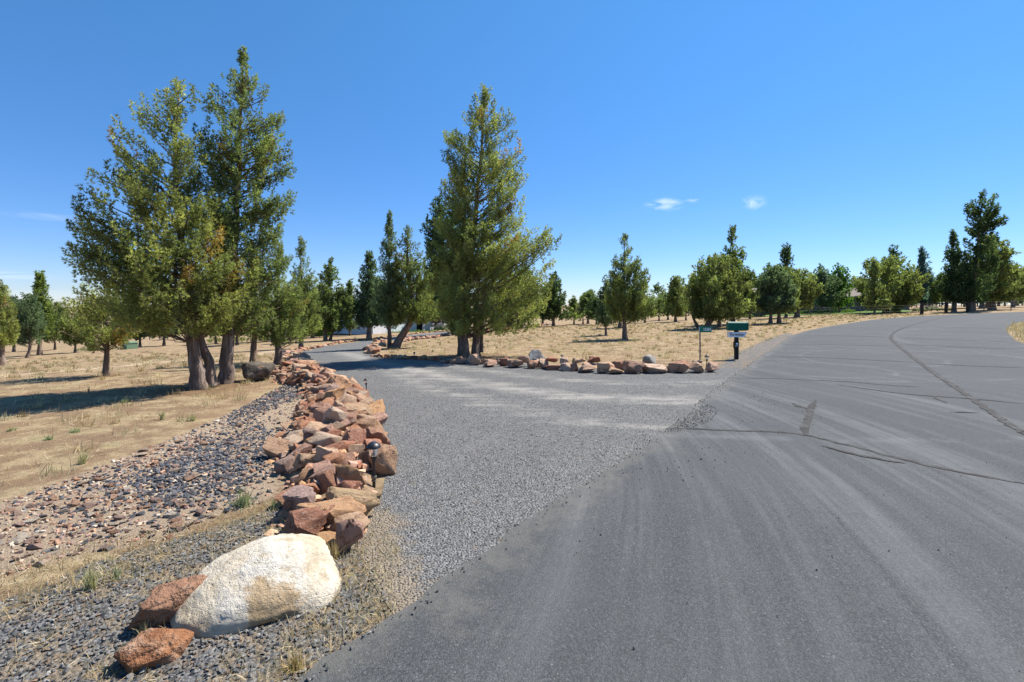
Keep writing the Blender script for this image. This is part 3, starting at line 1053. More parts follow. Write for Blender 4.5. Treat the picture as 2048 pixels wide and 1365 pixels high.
# small filler stones of the big border
q = []
while len(q) < 1000:
    ti = RNG.random() * 24.9; i = int(ti); f = ti - i; u = RNG.uniform(-.06, .97)
    p = (WL[i] * (1 - f) + WL[i + 1] * f) * (1 - u) + (WR[i] * (1 - f) + WR[i + 1] * f) * u
    uu = min(max(u, 0), 1); e = min(1, (ti + .2) / 2, (25 - ti + .2) / 2)
    q.append([p[0], p[1], float(terrain(*p)) - .03 + .2 * e * math.sin(math.pi * uu) ** .8])
q = np.array(q)
V, F, C = rubble_mesh(q - np.array(border.location), RNG.uniform(.05, .14, len(q)), pick(TONES, len(q)), 1)
obj('stone_fill', mk_mesh('stone_fill', V, F, M_ROCKV, C, True), border, kind='stuff')

# rubble bed: dark slate and red broken stone
SLATE = [(.075, .08, .092), (.1, .105, .12), (.06, .062, .07), (.13, .13, .14), (.17, .165, .165)]
WARM = [(.4, .245, .16), (.45, .33, .235), (.33, .18, .115), (.48, .38, .28), (.37, .245, .19), (.27, .185, .155), (.5, .42, .33)]
bed = thing('rubble_bed', 'shallow bed of broken slate and reddish stones on the ground left of the rock border', 'stone bed', at(300, 1000))
q = sample(RUBBLE, 760, falloff=lambda r: np.clip(1.25 - r * .04, .3, 1))
sl_a = poly([(260, 955), (330, 922), (440, 888), (520, 850), (550, 880), (530, 940), (440, 995), (340, 1000), (270, 985)])
sl_b = poly([(440, 848), (490, 812), (545, 782), (590, 762), (612, 776), (590, 800), (535, 818), (480, 856)])
n_mix = len(q)
q = np.vstack([q, sample(sl_a, 520), sample(sl_b, 520)])
RB_L = poly([(-150, 1110), (0, 1090), (160, 1060), (300, 1020), (400, 1000), (480, 960)])
ax_ = (at(300, 960).xy, at(60, 1080).xy)
slate_pts = poly([(260, 960), (330, 925), (440, 895), (520, 855), (545, 900), (500, 960), (430, 1010), (330, 1010), (270, 1000)])
slate_pts2 = poly([(430, 850), (490, 812), (545, 782), (590, 762), (615, 775), (600, 800), (540, 815), (490, 850), (450, 870)])
dS = np.maximum(soft_mask(slate_pts, q, .8), soft_mask(slate_pts2, q, .5))
fb = fbm(q, 1.6, 3.0)
is_s = RNG.random(len(q)) < np.clip(dS * .9 + fb * .3 + .02, .07, .9)
gap = soft_mask(poly([(545, 830), (600, 790), (605, 810), (560, 880), (520, 880), (490, 870)]), q, .3)
tan_gap = soft_mask(poly([(490, 845), (540, 815), (600, 790), (600, 835), (560, 870), (510, 870)]), q, .25)
is_s[n_mix:] = RNG.random(len(q) - n_mix) < .93
keep = (RNG.random(len(q)) > tan_gap * .85) | (np.arange(len(q)) >= n_mix)
keep &= RNG.random(len(q)) < np.clip(soft_mask(RUBBLE, q, .9) * 1.15 + fb * .4, 0, 1)
q, is_s = q[keep], is_s[keep]
tint = np.where(is_s[:, None], pick(SLATE, len(q)), pick(WARM, len(q)))
size = np.where(is_s, RNG.uniform(.024, .054, len(q)), RNG.uniform(.016, .05, len(q)) * RNG.choice([.8, 1, 2.0], len(q), p=[.5, .41, .09]))
r = np.hypot(q[:, 0], q[:, 1])
order = np.argsort(-size / r)
big, rest = order[:300], order[300:]
RUB = [mk_mesh('stone', *rock_arrays(300 + i, 2, 8, .0), M_ROCK, None, True) for i in range(12)]
for k in big:
    s = size[k]
    o = put_stone(bed, (q[k, 0], q[k, 1], float(terrain(*q[k])) + s * .14), (s * random.uniform(.95, 1.4), s * random.uniform(.75, 1.05), s * random.uniform(.35, .65)), me=RUB[k % 12],
                  rot=(random.gauss(0, .22), random.gauss(0, .22), random.uniform(0, 6.28)), col=tuple(tint[k]))
P3 = zed(q[rest]) - np.array(bed.location)
V, F, C = rubble_mesh(P3, size[rest], tint[rest], 1)
obj('stone_fill', mk_mesh('stone_fill', V, F, M_CHIP, C, True), bed, kind='stuff')

# gravel chips: drive, verge, spill on the road ----------------------
GREY = [(.13, .128, .124), (.15, .148, .143), (.175, .172, .165), (.095, .094, .092), (.19, .185, .176), (.135, .133, .129), (.185, .162, .138), (.27, .257, .235)]
drive_inner = poly([(p[0], p[1]) for p in drive_px if p[1] > 714] + [])
q = sample(DRIVE, 2100, falloff=lambda r: np.clip((10.5 - r) / 6.0, 0, 1) ** 1.4)
dd = np.full(len(q), 0.0)
for ln, w in (([(1440, 800), (1250, 800), (1120, 790), (980, 772), (850, 748)], .7), ([(1350, 855), (1220, 850), (1100, 835), (960, 805), (860, 775)], .6)):
    dd = np.maximum(dd, np.clip(1 - edge_dist(smooth_line(poly(ln)), q, False) / w, 0, 1))
q = q[RNG.random(len(q)) > dd * .8]
q = q[~inside(ROAD, q)]
sz = RNG.uniform(.009, .022, len(q)) * (1 + np.hypot(q[:, 0], q[:, 1]) * .03)
V, F, C = chips_mesh(zed(q, .006), sz, pick(GREY, len(q), .18), .48)
qs = np.vstack([q, ])
lib = [(V, F, C)]
q2 = sample(np.array([[1.0, 4.8], [2.1, 5.5], [3.2, 7.0], [4.6, 9.3], [5.4, 9.0], [4.2, 7.6], [3.2, 6.6], [2.5, 5.6], [1.5, 4.4]]), 230)
e = edge_dist(rl_fine, q2, False)
q2 = q2[(RNG.random(len(q2)) < np.exp(-e / .28)) & inside(ROAD, q2)]
q2b = rl_fine[RNG.integers(0, len(rl_fine), 4500)] + RNG.normal(0, .06, (4500, 2))
q2b = q2b[(np.hypot(q2b[:, 0], q2b[:, 1]) < 13) & inside(ROAD, q2b) & (RNG.random(4500) < .55)]
q2 = np.vstack([q2, q2b])
spill = poly([(1325, 870), (1360, 845), (1400, 815), (1420, 812), (1438, 828), (1425, 845), (1385, 860), (1350, 868)])
q3 = sample(spill, 1500)
q3 = q3[RNG.random(len(q3)) < soft_mask(spill, q3, .35)]
q4 = sample(poly([(1100, 1000), (1330, 855), (1430, 790), (1640, 800), (1700, 870), (1500, 950), (1300, 1050), (1150, 1120)]), 22)
q5 = sample(poly([(1000, 1365), (1400, 1000), (2048, 900), (2048, 1365)]), 5)
q5 = np.vstack([q4, q5])
q2 = np.vstack([q2, q3])
lib.append(chips_mesh(zed(q2, .03), RNG.uniform(.01, .026, len(q2)), pick(GREY, len(q2), .25)))
lib.append(chips_mesh(zed(q5, .028), RNG.uniform(.006, .017, len(q5)), pick([(.03, .03, .032), (.04, .04, .042), (.06, .06, .062), (.28, .27, .26)], len(q5), .25)))
off = 0
VV, FF, CC = [], [], []
for V, F, C in lib:
    VV.append(V); FF.append(F + off); CC.append(C); off += len(V)
obj('driveway_gravel', mk_mesh('driveway_gravel', np.concatenate(VV), np.concatenate(FF), M_CHIP, np.concatenate(CC), True), kind='stuff')

q = sample(VERGE, 1700, falloff=lambda r: np.clip((8 - r) / 4, 0, 1))
q = q[~inside(ROAD, q)]
f2 = fbm(q, 2.2, 8.0)
q = q[(RNG.random(len(q)) < np.clip(.75 + f2 * .9, .2, 1)) & (RNG.random(len(q)) < soft_mask(VERGE, q, .5) * 1.2)]
V, F, C = chips_mesh(zed(q, .006), RNG.uniform(.012, .034, len(q)), pick(GREY + [(.2, .14, .1)], len(q), .25))
obj('verge_gravel', mk_mesh('verge_gravel', V, F, M_CHIP, C, True), kind='stuff')

# ------------------------------------------------------------------ single boulders


def boulder(name, label, V, F, loc, size, mat, rz=0, col=None, tilt=(0, 0)):
    me = mk_mesh(name, V * np.array(size) / 2, F, mat)
    o = obj(name, me, None, loc, label=label, category='boulder')
    o.rotation_euler = (tilt[0], tilt[1], rz)
    if col:
        o.color = (*col, 1)
    return o


def pale_shape():
    D, F = ICO[5]
    V = D.copy()
    for i in range(len(V)):
        d = D[i]
        k = (abs(d[0]) ** 2.2 + abs(d[1]) ** 2.2 + abs(d[2]) ** 2.3) ** (-1 / 2.23)
        p = Vector(d * 1.3)
        k *= 1 + .1 * noise.noise(p * 1.1 + Vector((4, 1, 2))) + .045 * noise.fractal(p * 2.4, .7, 2, 4) + .014 * noise.fractal(p * 12, .6, 2, 3)
        V[i] = d * k
        V[i][2] *= 1.0 if d[2] > 0 else .8
        V[i][1] *= 1 + .16 * V[i][0]
        V[i][2] *= (1 + .06 * V[i][0]) * (1.1 - .22 * V[i][0] ** 2)
    # broken front hollow
    c = np.array([.1, -.95, .05])
    g = np.exp(-np.sum(((V - c) / np.array([.45, .4, .42])) ** 2, 1))
    V[:, 1] += .17 * g
    return V, F


g = at(508, 1228)
boulder('boulder', 'large cream white boulder with an ochre scar beside the road edge', *pale_shape(), (g.x - .035, g.y + .16, .02), (.86, .68, .39), M_BOULDER, rz=math.radians(30), tilt=(math.radians(20), math.radians(-2)))
V, F = rock_arrays(41, 4, 12, .05)
g = at(352, 1258)
boulder('boulder', 'red brown wedge rock leaning behind the left end of the cream boulder', V, F, (g.x - .07, g.y + .13, .06), (.46, .2, .25), M_ROCK, rz=math.radians(52), col=(.24, .13, .08), tilt=(.1, -.2))
V, F = rock_arrays(57, 4, 12, .05, .15)
g = at(310, 1332)
boulder('boulder', 'small rusty orange rock lying in front of the cream boulder', V, F, (g.x - .04, g.y + .05, .04), (.31, .19, .15), M_ROCK, rz=math.radians(24), col=(.33, .155, .075), tilt=(.1, .1))
V, F = rock_arrays(63, 4, 10, .04, .12)
g = at(512, 766)
boulder('boulder', 'big boulder with tree shade put into its dark colour, beside the twin juniper trunks', V, F, (g.x - .16, g.y + .35, g.z + .18), (.72, .65, .5), M_ROCK, col=(.09, .076, .06), rz=.3)  # base colour darkened to carry the shade of the tree above
V, F = rock_arrays(66, 4, 9, .05); V[:, :2] *= (1 - .3 * (V[:, 2:] + 1))
g = at(1071, 722)
boulder('boulder', 'pale grey pointed boulder behind the row of red rocks', V, F, (g.x, g.y + .4, g.z + .13), (.72, .5, .36), M_ROCK, col=(.22, .225, .23), rz=.5)
V, F = rock_arrays(72, 4, 9, .05); V[:, :2] *= (1 - .24 * (V[:, 2:] + 1))
g = at(1306, 733)
boulder('boulder', 'grey lichened boulder rising behind the right half of the red rock row', V, F, (g.x, g.y + .35, g.z + .13), (.66, .5, .32), M_ROCK, col=(.27, .245, .21), rz=1.2)

# right-hand row of rocks, read off the photograph one by one --------
ROW = [(265, 40, 120, 148), (315, 65, 103, 148), (398, 75, 90, 155), (455, 40, 115, 150), (495, 85, 122, 168), (555, 45, 115, 150), (590, 70, 112, 160), (655, 95, 122, 172), (710, 80, 105, 150), (765, 75, 125, 178),
       (800, 50, 122, 170), (832, 55, 118, 178), (890, 65, 118, 150), (890, 100, 155, 187), (965, 50, 120, 165), (975, 75, 145, 193), (1022, 50, 148, 193), (1060, 80, 122, 158), (1105, 110, 142, 203), (1157, 80, 112, 157),
       (1220, 110, 140, 206), (1275, 110, 172, 211), (1302, 92, 125, 188), (1400, 120, 130, 209), (1345, 40, 160, 205), (1535, 140, 150, 207), (1460, 50, 165, 200), (1605, 34, 158, 200), (1675, 112, 135, 205), (1725, 64, 135, 168),
       (1780, 102, 142, 205), (1815, 62, 135, 168), (1880, 82, 138, 200), (230, 34, 125, 145), (200, 30, 125, 142)]
ROWC = [(.5, .32, .22), (.48, .25, .16), (.42, .19, .12), (.53, .34, .21), (.5, .27, .17), (.45, .25, .165), (.58, .41, .3), (.42, .25, .175), (.54, .34, .22)]
g = at(1150, 745)
row = thing('stone_border', 'single row of reddish boulders along the far side of the drive mouth', 'rock border', g, 'stone borders along the drive')
KR = random.Random(3)
for k, (x, w, t_, b_) in enumerate(ROW):
    X, W, T_, B_ = 820 + x * .3223, w * .3223, 680 + t_ * .3223, 680 + b_ * .3223
    base_line = 725 + np.clip((X - 900) / 280, 0, 1) * 21
    up = B_ < base_line - 7
    s_ = px_stone(row, X, B_ if up else B_ + 1, W * 1.12, (B_ - T_) * 1.1, KR.uniform(.7, 1), col=tone(KR, ROWC), me=ROCKS[(k * 5) % 14], sink=.04, ground=base_line + 1 if up else None)
    if up:
        s_.location.y += .3


def line_border(label, line, n, smin, smax, spread, dark=0.0, seed=1, tones=TONES, stack=.0):
    r = random.Random(seed)
    P = resample(smooth_line(poly(line)), 200)
    t = thing('stone_border', label, 'rock border', (P[100][0], P[100][1], float(terrain(*P[100]))), 'stone borders along the drive')
    for k in range(n):
        p = P[min(199, int((k + r.random()) / n * 199))]
        p = p + np.array([r.gauss(0, spread), r.gauss(0, spread)])
        s = r.uniform(smin, smax)
        z = float(terrain(*p)) + s * .18 + (r.random() < .3) * stack
        put_stone(t, (p[0], p[1], z), (s * r.uniform(.9, 1.4), s * r.uniform(.7, 1), s * r.uniform(.5, .8)), me=ROCKS[r.randrange(14, 22)] if s < .3 else ROCKS[r.randrange(22)], rot=(r.uniform(-.3, .3), r.uniform(-.3, .3), r.uniform(0, 6.28)), col=tone(r, tones))
    return t


line_border('low border of small red stones along the outer left bend of the drive', [(572, 722), (582, 711), (602, 701), (647, 691), (694, 685), (741, 679), (790, 672.5), (830, 668), (880, 664), (910, 661.5)], 230, .12, .34, .16, seed=2)
line_border('knot of stones at the inner corner of the drive by the leaning trunk', [(745, 712), (740, 704), (748, 697), (762, 691), (775, 687)], 44, .2, .45, .18, seed=4, stack=.15)
line_border('thin line of small stones in tree shade along the inner edge of the drive', [(750, 714), (800, 718), (850, 720), (885, 721.5)], 40, .12, .28, .08, seed=6)
line_border('stone edging on the inner side of the drive beyond the leaning trunk', [(806, 684), (823, 680.5), (850, 677.5), (875, 674.5), (905, 669.5), (925, 667)], 90, .2, .45, .22, seed=8)
line_border('distant line of reddish stones edging the drive right of the central trunks', [(960, 665.5), (1000, 661.5), (1040, 656.5), (1080, 652.5), (1112, 650)], 46, .25, .6, .2, seed=9)

# ------------------------------------------------------------------ trees


def plume_template(seed, nclus, nbl, blen, bwid, width=.27, leafy=False):
    """a unit-long spray of foliage along +Z made of narrow blades"""
    r = np.random.default_rng(seed)
    V, F, K = [], [], []
    n = 0
    for c in range(nclus):
        t = (c + r.random()) / nclus
        rad = width * (1 - t) ** .65 * (.35 + .65 * min(1, t * 4 + .3)) + .02
        a = r.uniform(0, 2 * np.pi)
        q = rad * math.sqrt(r.random())
        p = np.array([q * math.cos(a), q * math.sin(a), t])
        out = np.array([math.cos(a) * .8, math.sin(a) * .8, .75])
        k = r.uniform(.82, 1.2)
        for b in range(nbl):
            d = out + r.normal(0, .55, 3); d /= np.linalg.norm(d)
            s = np.cross(d, r.normal(size=3)); s /= np.linalg.norm(s) + 1e-9
            L = blen * r.uniform(.7, 1.3); W = bwid * r.uniform(.7, 1.3)
            if leafy:
                V += [p, p + d * L * .5 + s * W, p + d * L, p + d * L * .5 - s * W]
            else:
                V += [p + d * L * .25 + s * W, p + d * L, p - s * W * .8]
            m_ = 4 if leafy else 3
            F += [[n, n + 1, n + 2], [n, n + 2, n + 3]] if leafy else [[n, n + 1, n + 2]]
            K += [k * r.uniform(.8, 1.2)] * m_
            n += m_
    return np.array(V), np.array(F), np.array(K)


def plume_set(seed, num, **kw):
    ts = [plume_template(seed + i, **kw) for i in range(num)]
    return np.array([t[0] for t in ts]), ts[0][1], np.array([t[2] for t in ts])


PL_HI = plume_set(10, 8, nclus=22, nbl=6, blen=.19, bwid=.027, width=.25)
PL_MD = plume_set(40, 8, nclus=16, nbl=5, blen=.24, bwid=.045, width=.27)
PL_LO = plume_set(70, 8, nclus=11, nbl=5, blen=.32, bwid=.075, width=.28)
PL_LF = plume_set(90, 6, nclus=12, nbl=4, blen=.2, bwid=.085, width=.42, leafy=True)


def plumes(pos, dirs, length, tint, tpl, fat=1.0):
    """copies of the spray templates at pos, along dirs"""
    TV, F0, TK = tpl
    n = len(pos)
    ti = RNG.integers(0, len(TV), n)
    z = dirs / (np.linalg.norm(dirs, axis=1)[:, None] + 1e-9)
    x = np.cross(z, RNG.normal(size=(n, 3))); x /= np.linalg.norm(x, axis=1)[:, None] + 1e-9
    y = np.cross(z, x)
    v = TV[ti]
    V = pos[:, None, :] + length[:, None, None] * (v[..., :1] * x[:, None] * fat + v[..., 1:2] * y[:, None] * fat + v[..., 2:] * z[:, None])
    m = TV.shape[1]
    F = (F0[None] + (np.arange(n) * m)[:, None, None]).reshape(-1, 3)
    C = tint[:, None, :] * TK[ti][..., None]
    return V.reshape(-1, 3), F, C.reshape(-1, 3)


GREENS = {'olive': ((.37, .36, .12), (.19, .22, .085)), 'mid': ((.25, .265, .09), (.15, .19, .078)), 'dark': ((.145, .18, .07), (.09, .13, .06)),
          'blue': ((.23, .265, .14), (.14, .19, .115)), 'spruce': ((.18, .26, .24), (.13, .19, .18)), 'bright': ((.18, .28, .05), (.12, .21, .045)), 'lime': ((.27, .29, .08), (.17, .22, .065))}
JUNI = [(0, .5), (.08, .82), (.2, 1), (.38, .93), (.55, .74), (.7, .52), (.83, .33), (.93, .16), (1, .03)]
ROUND = [(0, .55), (.12, .9), (.35, 1), (.6, .95), (.8, .75), (.93, .45), (1, .12)]
CONE = [(0, .9), (.1, 1), (.35, .76), (.6, .5), (.8, .27), (.92, .12), (1, .02)]
SLIM = [(0, .6), (.15, 1), (.4, .85), (.6, .6), (.75, .38), (.88, .2), (1, .03)]
tri_count = 0
trunk_spots = []


def tree(label, px, py, top, xl=None, xr=None, cb=None, shape=JUNI, prof=None, stems=None, tw=None, tone_='mid', name='juniper_tree', group='juniper trees', dens=1.0, Y=None, pl=None, tpl=None, up=.72, depth=1.0, gapf=.0, bare=0, seed=None, full=0.0, cat='tree'):
    """one tree: Empty at the foot > trunk (with limbs), crown.  All measures are photo pixels at the tree's own distance."""
    global tri_count
    seed = seed if seed is not None else int(px * 7 + top)
    r = np.random.default_rng(seed)
    g = at(px, py) if Y is None else atd(px, Y)
    if Y is not None:
        py = HOR + (CAM_H - g.z) / Y * FPX
    s = g.y / FPX
    phi = math.atan2(g.x, g.y)
    sx = s * math.cos(phi)
    root = thing(name, label, cat, g, group, -phi)
    H = (py - top) * s
    if prof is None:
        cb = cb if cb is not None else py - (py - top) * .2
        ys = np.array([cb - (cb - top) * t for t, _ in shape]); ws = np.array([w for _, w in shape])
        prof = [(y, px - (px - xl) * w, px + (xr - px) * w) for y, w in zip(ys, ws)]
    pz = np.array([(py - y) * s for y, *_ in prof]); pl_ = np.array([(a - px) * sx for _, a, _ in prof]); pr_ = np.array([(b - px) * sx for _, _, b in prof])
    o_ = np.argsort(pz); pz, pl_, pr_ = pz[o_], pl_[o_], pr_[o_]
    stems = stems or [[(px, py), (px + (xr - xl) * .02 * r.normal(), (py + top) / 2), ((prof[-1][1] + prof[-1][2]) / 2, top)]]
    tw = tw or max(3, (py - top) * .055)
    mb = MB()
    # trunk stems
    axes = []
    for k, st in enumerate(stems):
        P = np.array([[(x - px) * sx, 0, (py - y) * s] for x, y in st])
        P[:, 1] = (k * .8 - .4 * (len(stems) - 1)) * tw * s * np.linspace(1, .2, len(P)) + r.normal(0, .02, len(P)).cumsum()
        P[0, 2] -= .06
        d = np.r_[0, np.cumsum(np.linalg.norm(np.diff(P, axis=0), axis=1))]
        m = max(8, int(d[-1] / .3)) if s < .03 else 9
        t = np.linspace(0, d[-1], m) if s >= .03 else d[-1] * np.linspace(0, 1, m) ** 1.5
        Q = np.column_stack([np.interp(t, d, P[:, i]) for i in range(3)])
        for _ in range(2):
            Q[1:-1] = Q[1:-1] * .5 + (Q[:-2] + Q[2:]) * .25
        Q[1:-1] += r.normal(0, .012 * min(1, H / 6), Q[1:-1].shape)
        f = t / d[-1]
        R = tw * sx / 2 * (1 - .95 * f ** .75) * (1 + .3 * np.exp(-t / (.035 * H + .05))) * (1 if k == 0 else .8)
        R[-1] *= .3
        nn = 18 if s < .03 else 8
        fl = np.ones((m, nn))
        if s < .03:
            a = np.linspace(0, 2 * np.pi, nn, endpoint=False)
            ph = r.uniform(0, 6, 5)
            for i in range(m):
                tws = t[i] * .5
                fl[i] = 1 + (.13 * np.sin(3 * a + ph[0] + tws) + .09 * np.sin(5 * a + ph[1] - tws) + .07 * np.sin(8 * a + ph[2] + tws * .6)) * (1 - .4 * f[i])
        mb.tube(Q, R, nn, fl)
        axes.append(Q)
        if s < .03:
            trunk_spots.append((g.x + P[0, 0], g.y + P[0, 1], tw * s))
    main = max(axes, key=lambda q: q[-1, 2])
    zc0, zc1 = pz[0], pz[-1]

    def axis_at(z):
        return np.array([np.interp(z, main[:, 2], main[:, 0]), np.interp(z, main[:, 2], main[:, 1])])
    L0 = pl if pl else max(.36, 15 * s)
    wid = pr_ - pl_
    area = float(np.sum((wid[1:] + wid[:-1]) / 2 * np.diff(pz)))
    npl = int(dens * 7.8 * area * depth ** .5 / (.5 * L0 * L0))
    npl = min(npl, 2700)
    ca, cb_ = (np.array(c) for c in GREENS[tone_])
    if s > .028:
        ca, cb_ = ca * np.array([.78, .86, .9]), cb_ * .9
    pos, dr, ln, tn = [], [], [], []
    made = 0
    # limbs weighted towards where the crown is wide
    zz = np.linspace(zc0, zc1, 60); ww = np.interp(zz, pz, wid) + .1
    cdf = np.cumsum(ww); cdf /= cdf[-1]
    ang = r.uniform(0, 6)
    while made < npl:
        ht = float(np.interp(r.random(), cdf, zz))
        ang += 2.399963 + r.normal(0, .25)
        ca_, sa_ = math.cos(ang), math.sin(ang)
        ax2 = axis_at(ht)
        ext_r = np.interp(ht, pz, pr_) - ax2[0]; ext_l = ax2[0] - np.interp(ht, pz, pl_)
        side = max(.05, (ext_r if ca_ > 0 else ext_l) - (.25 if s < .019 else .1) * L0)
        dp = max(.08, (ext_r + ext_l) / 2) * depth
        reach = 1 / math.sqrt((ca_ / side) ** 2 + (sa_ / dp) ** 2)
        # coarse gaps between boughs
        nv = noise.noise((ca_ * 1.6 + seed, sa_ * 1.6, ht / max(.6, H * .11)))
        if nv < gapf - .26 - full and r.random() < .88:
            continue
        reach *= r.uniform(.7, 1.04) * (1 + .12 * nv)
        tip = np.array([ax2[0] + ca_ * reach, ax2[1] + sa_ * reach, ht])
        rise = reach * r.uniform(.3, .85) * (.3 + up) + .12 * L0
        z0 = max(zc0 * .75, ht - rise)
        a0 = axis_at(z0)
        st = np.array([a0[0], a0[1], z0])
        mid = st * .45 + tip * .55; mid[2] -= reach * r.uniform(.05, .16)
        k = int(np.clip(reach / (L0 * .42), 2, 15))
        tt = np.linspace(.3 if reach > 2 * L0 else .15, 1, k) ** .8
        B = (1 - tt)[:, None] ** 2 * st + 2 * ((1 - tt) * tt)[:, None] * mid + (tt ** 2)[:, None] * tip
        dv = tip - mid; dv /= np.linalg.norm(dv) + 1e-9
        lat = np.array([-sa_, ca_, 0])
        spread = (.16 * reach * (1.15 - tt) + .12 * L0)
        e1 = r.normal(0, 1, k) * spread; e2 = r.normal(0, .55, k) * spread
        Pp = B + e1[:, None] * lat + e2[:, None] * np.array([0, 0, 1])
        Dd = dv * .7 + np.array([0, 0, up * 1.15]) + (np.sign(e1) * np.minimum(1, np.abs(e1) / L0) * .6)[:, None] * lat + r.normal(0, .3, (k, 3))
        pos.append(Pp - Dd / np.linalg.norm(Dd, axis=1)[:, None] * L0 * .55); dr.append(Dd)
        ln.append(L0 * r.uniform(.65, 1.2, k))
        mixf = np.clip(r.uniform(-.1, 1.1) * .75 + r.uniform(0, .3, k), 0, 1)[:, None]
        tn.append((ca * mixf + cb_ * (1 - mixf)) * r.uniform(.68, 1.35) * r.uniform(.85, 1.15, (k, 1)))
        if s < .028 and r.random() < .045:
            tn[-1] = tn[-1] * np.array([1.05, .68, .6])
        made += k
        if ht > zc0 + .06 * (zc1 - zc0) and (s < .022 and r.random() < .8 or s >= .022 and r.random() < .25):
            u_ = np.linspace(0, .93, 6)
            Lb = (1 - u_)[:, None] ** 2 * st + 2 * ((1 - u_) * u_)[:, None] * mid + (u_ ** 2)[:, None] * tip
            mb.tube(Lb, np.linspace(max(.012, reach * .017), .006, 6) * (1 if s < .03 else 1.5), 5)
    # leader
    nl = max(4, int(.05 * npl ** .8))
    hz = zc1 - np.abs(r.normal(0, 1, nl)) * (zc1 - zc0) * .09
    a2 = np.array([axis_at(z) for z in hz])
    pos.append(np.column_stack([a2 + r.normal(0, .06 * L0, (nl, 2)), hz - L0 * .75])); dr.append(np.column_stack([r.normal(0, .3, (nl, 2)), np.ones(nl)])); ln.append(L0 * r.uniform(.7, 1.0, nl))
    tn.append(np.tile((ca + cb_) / 2, (nl, 1)))
    pos, dr, ln, tn = np.concatenate(pos), np.concatenate(dr), np.concatenate(ln), np.concatenate(tn)
    ok = pos[:, 2] > zc0 * .86
    pos, dr, ln, tn = pos[ok], dr[ok], ln[ok], tn[ok]
    tpl = tpl or (PL_HI if s < .019 else PL_MD if s < .032 else PL_LO)
    V, F, C = plumes(pos, dr, ln, tn, tpl)
    # a few bare dead twigs
    for _ in range(bare):
        z = r.uniform(zc0 * .8, zc0 + (zc1 - zc0) * .35); a = r.uniform(0, 6.28); L = r.uniform(.5, 1.3)
        a0 = axis_at(z); p0 = np.array([a0[0], a0[1], z]); d_ = np.array([math.cos(a), -abs(math.sin(a)), r.uniform(-.1, .4)])
        Q = p0 + np.linspace(0, L, 5)[:, None] * d_ + r.normal(0, .04, (5, 3))
        mb.tube(Q, np.linspace(.018, .004, 5), 4)
    obj('trunk', mb.mesh('trunk', M_BARK), root)
    cr = obj('crown', mk_mesh('crown', V, F, M_LEAF, C), root)
    tri_count += len(F)
    return root


# the three big trees that carry the picture
tree('leaning juniper with two twisted trunks and a broad olive crown, left of the drive', 400, 777, 162, tone_='olive', tw=31, bare=34, pl=.36, dens=.98, full=.08,
     prof=[(655, 255, 420), (640, 205, 480), (605, 168, 520), (565, 166, 520), (520, 152, 500), (475, 150, 480), (430, 155, 460), (390, 172, 448), (350, 186, 440), (310, 200, 425), (270, 226, 415), (235, 258, 412), (205, 304, 408), (180, 340, 402), (160, 352, 385)],
     stems=[[(400, 777), (391, 718), (382, 674), (377, 640), (370, 560), (358, 450), (348, 330), (360, 165)], [(425, 769), (414, 705), (398, 672), (384, 645), (380, 610), (395, 520), (410, 420)]], depth=.85)
tree('tall straight juniper with a thin spire, directly right of the twisted twin trunks', 450, 767, 82, tone_='mid', tw=29, bare=30, pl=.36, dens=.76, gapf=.06,
     prof=[(665, 425, 500), (640, 410, 560), (590, 400, 590), (540, 398, 596), (480, 402, 590), (440, 410, 604), (400, 405, 612), (352, 398, 624), (318, 388, 606), (262, 380, 604), (222, 385, 592), (200, 402, 574), (170, 424, 536), (132, 456, 508), (105, 468, 496), (82, 480, 488)],
     stems=[[(450, 767), (455, 683), (463, 600), (470, 500), (477, 350), (484, 200), (485, 84)]], depth=.8)
tree('tall central juniper with a cluster of close trunks behind the red rock row', 940, 713, 168, tone_='olive', tw=21, bare=30, pl=.43, dens=1.0, full=.05,
     prof=[(664, 920, 1040), (645, 885, 1090), (605, 862, 1114), (560, 850, 1120), (500, 853, 1131), (470, 850, 1124), (443, 862, 1096), (425, 872, 1062), (400, 876, 1052), (370, 880, 1056), (335, 872, 1052), (300, 880, 1062), (272, 888, 1064), (255, 900, 1040), (228, 932, 1014), (200, 938, 1000), (168, 962, 976)],
     stems=[[(927, 713), (927, 650), (936, 560), (950, 450), (962, 300), (969, 170)], [(952, 711), (951, 640), (956, 560), (985, 450)], [(957, 701), (961, 655), (968, 600), (975, 540)]], depth=.85)

# the rest, left to right
T = tree
T('juniper cut off by the left picture edge with a gnarled trunk', 4, 731, 562, -70, 40, 690, JUNI, tone_='olive', tw=16)
T('pointed yellow green juniper standing between trees at the far left', 79, 711, 542, 44, 116, 672, CONE, tone_='lime', tw=11, gapf=.05)
T('low bluish juniper with a curved trunk at the far left', 58, 716, 590, 14, 92, 690, ROUND, stems=[[(54, 716), (63, 702), (60, 680), (58, 600)]], tone_='blue', tw=9)
T('small round juniper with a bare straight trunk in the dry field at left', 213, 752, 560, 118, 300, 692, ROUND, tone_='olive', tw=15, bare=6, dens=.8)
T('juniper with a grey trunk just right of the big dark boulder', 508, 726, 500, 468, 556, 680, JUNI, tone_='olive', tw=15, dens=.8)
T('juniper with a dark trunk rising from the rocks at the drive bend', 557, 729, 478, 512, 634, 690, SLIM, tone_='mid', tw=16, dens=.85)
T('slender juniper at the outer bend, second behind the rock pile', 602, 697, 476, 566, 650, 672, SLIM, tone_='olive', tw=9)
T('juniper with several short stems beside the outer bend of the drive', 654, 682, 515, 628, 706, 662, JUNI, stems=[[(651, 682), (649, 655), (655, 600), (660, 518)], [(660, 681), (669, 655), (680, 610)]], tone_='mid', tw=8)
T('narrow juniper far back in the gap left of the curving drive', 700, 672, 563, 688, 716, 662, SLIM, tone_='mid', tw=4)
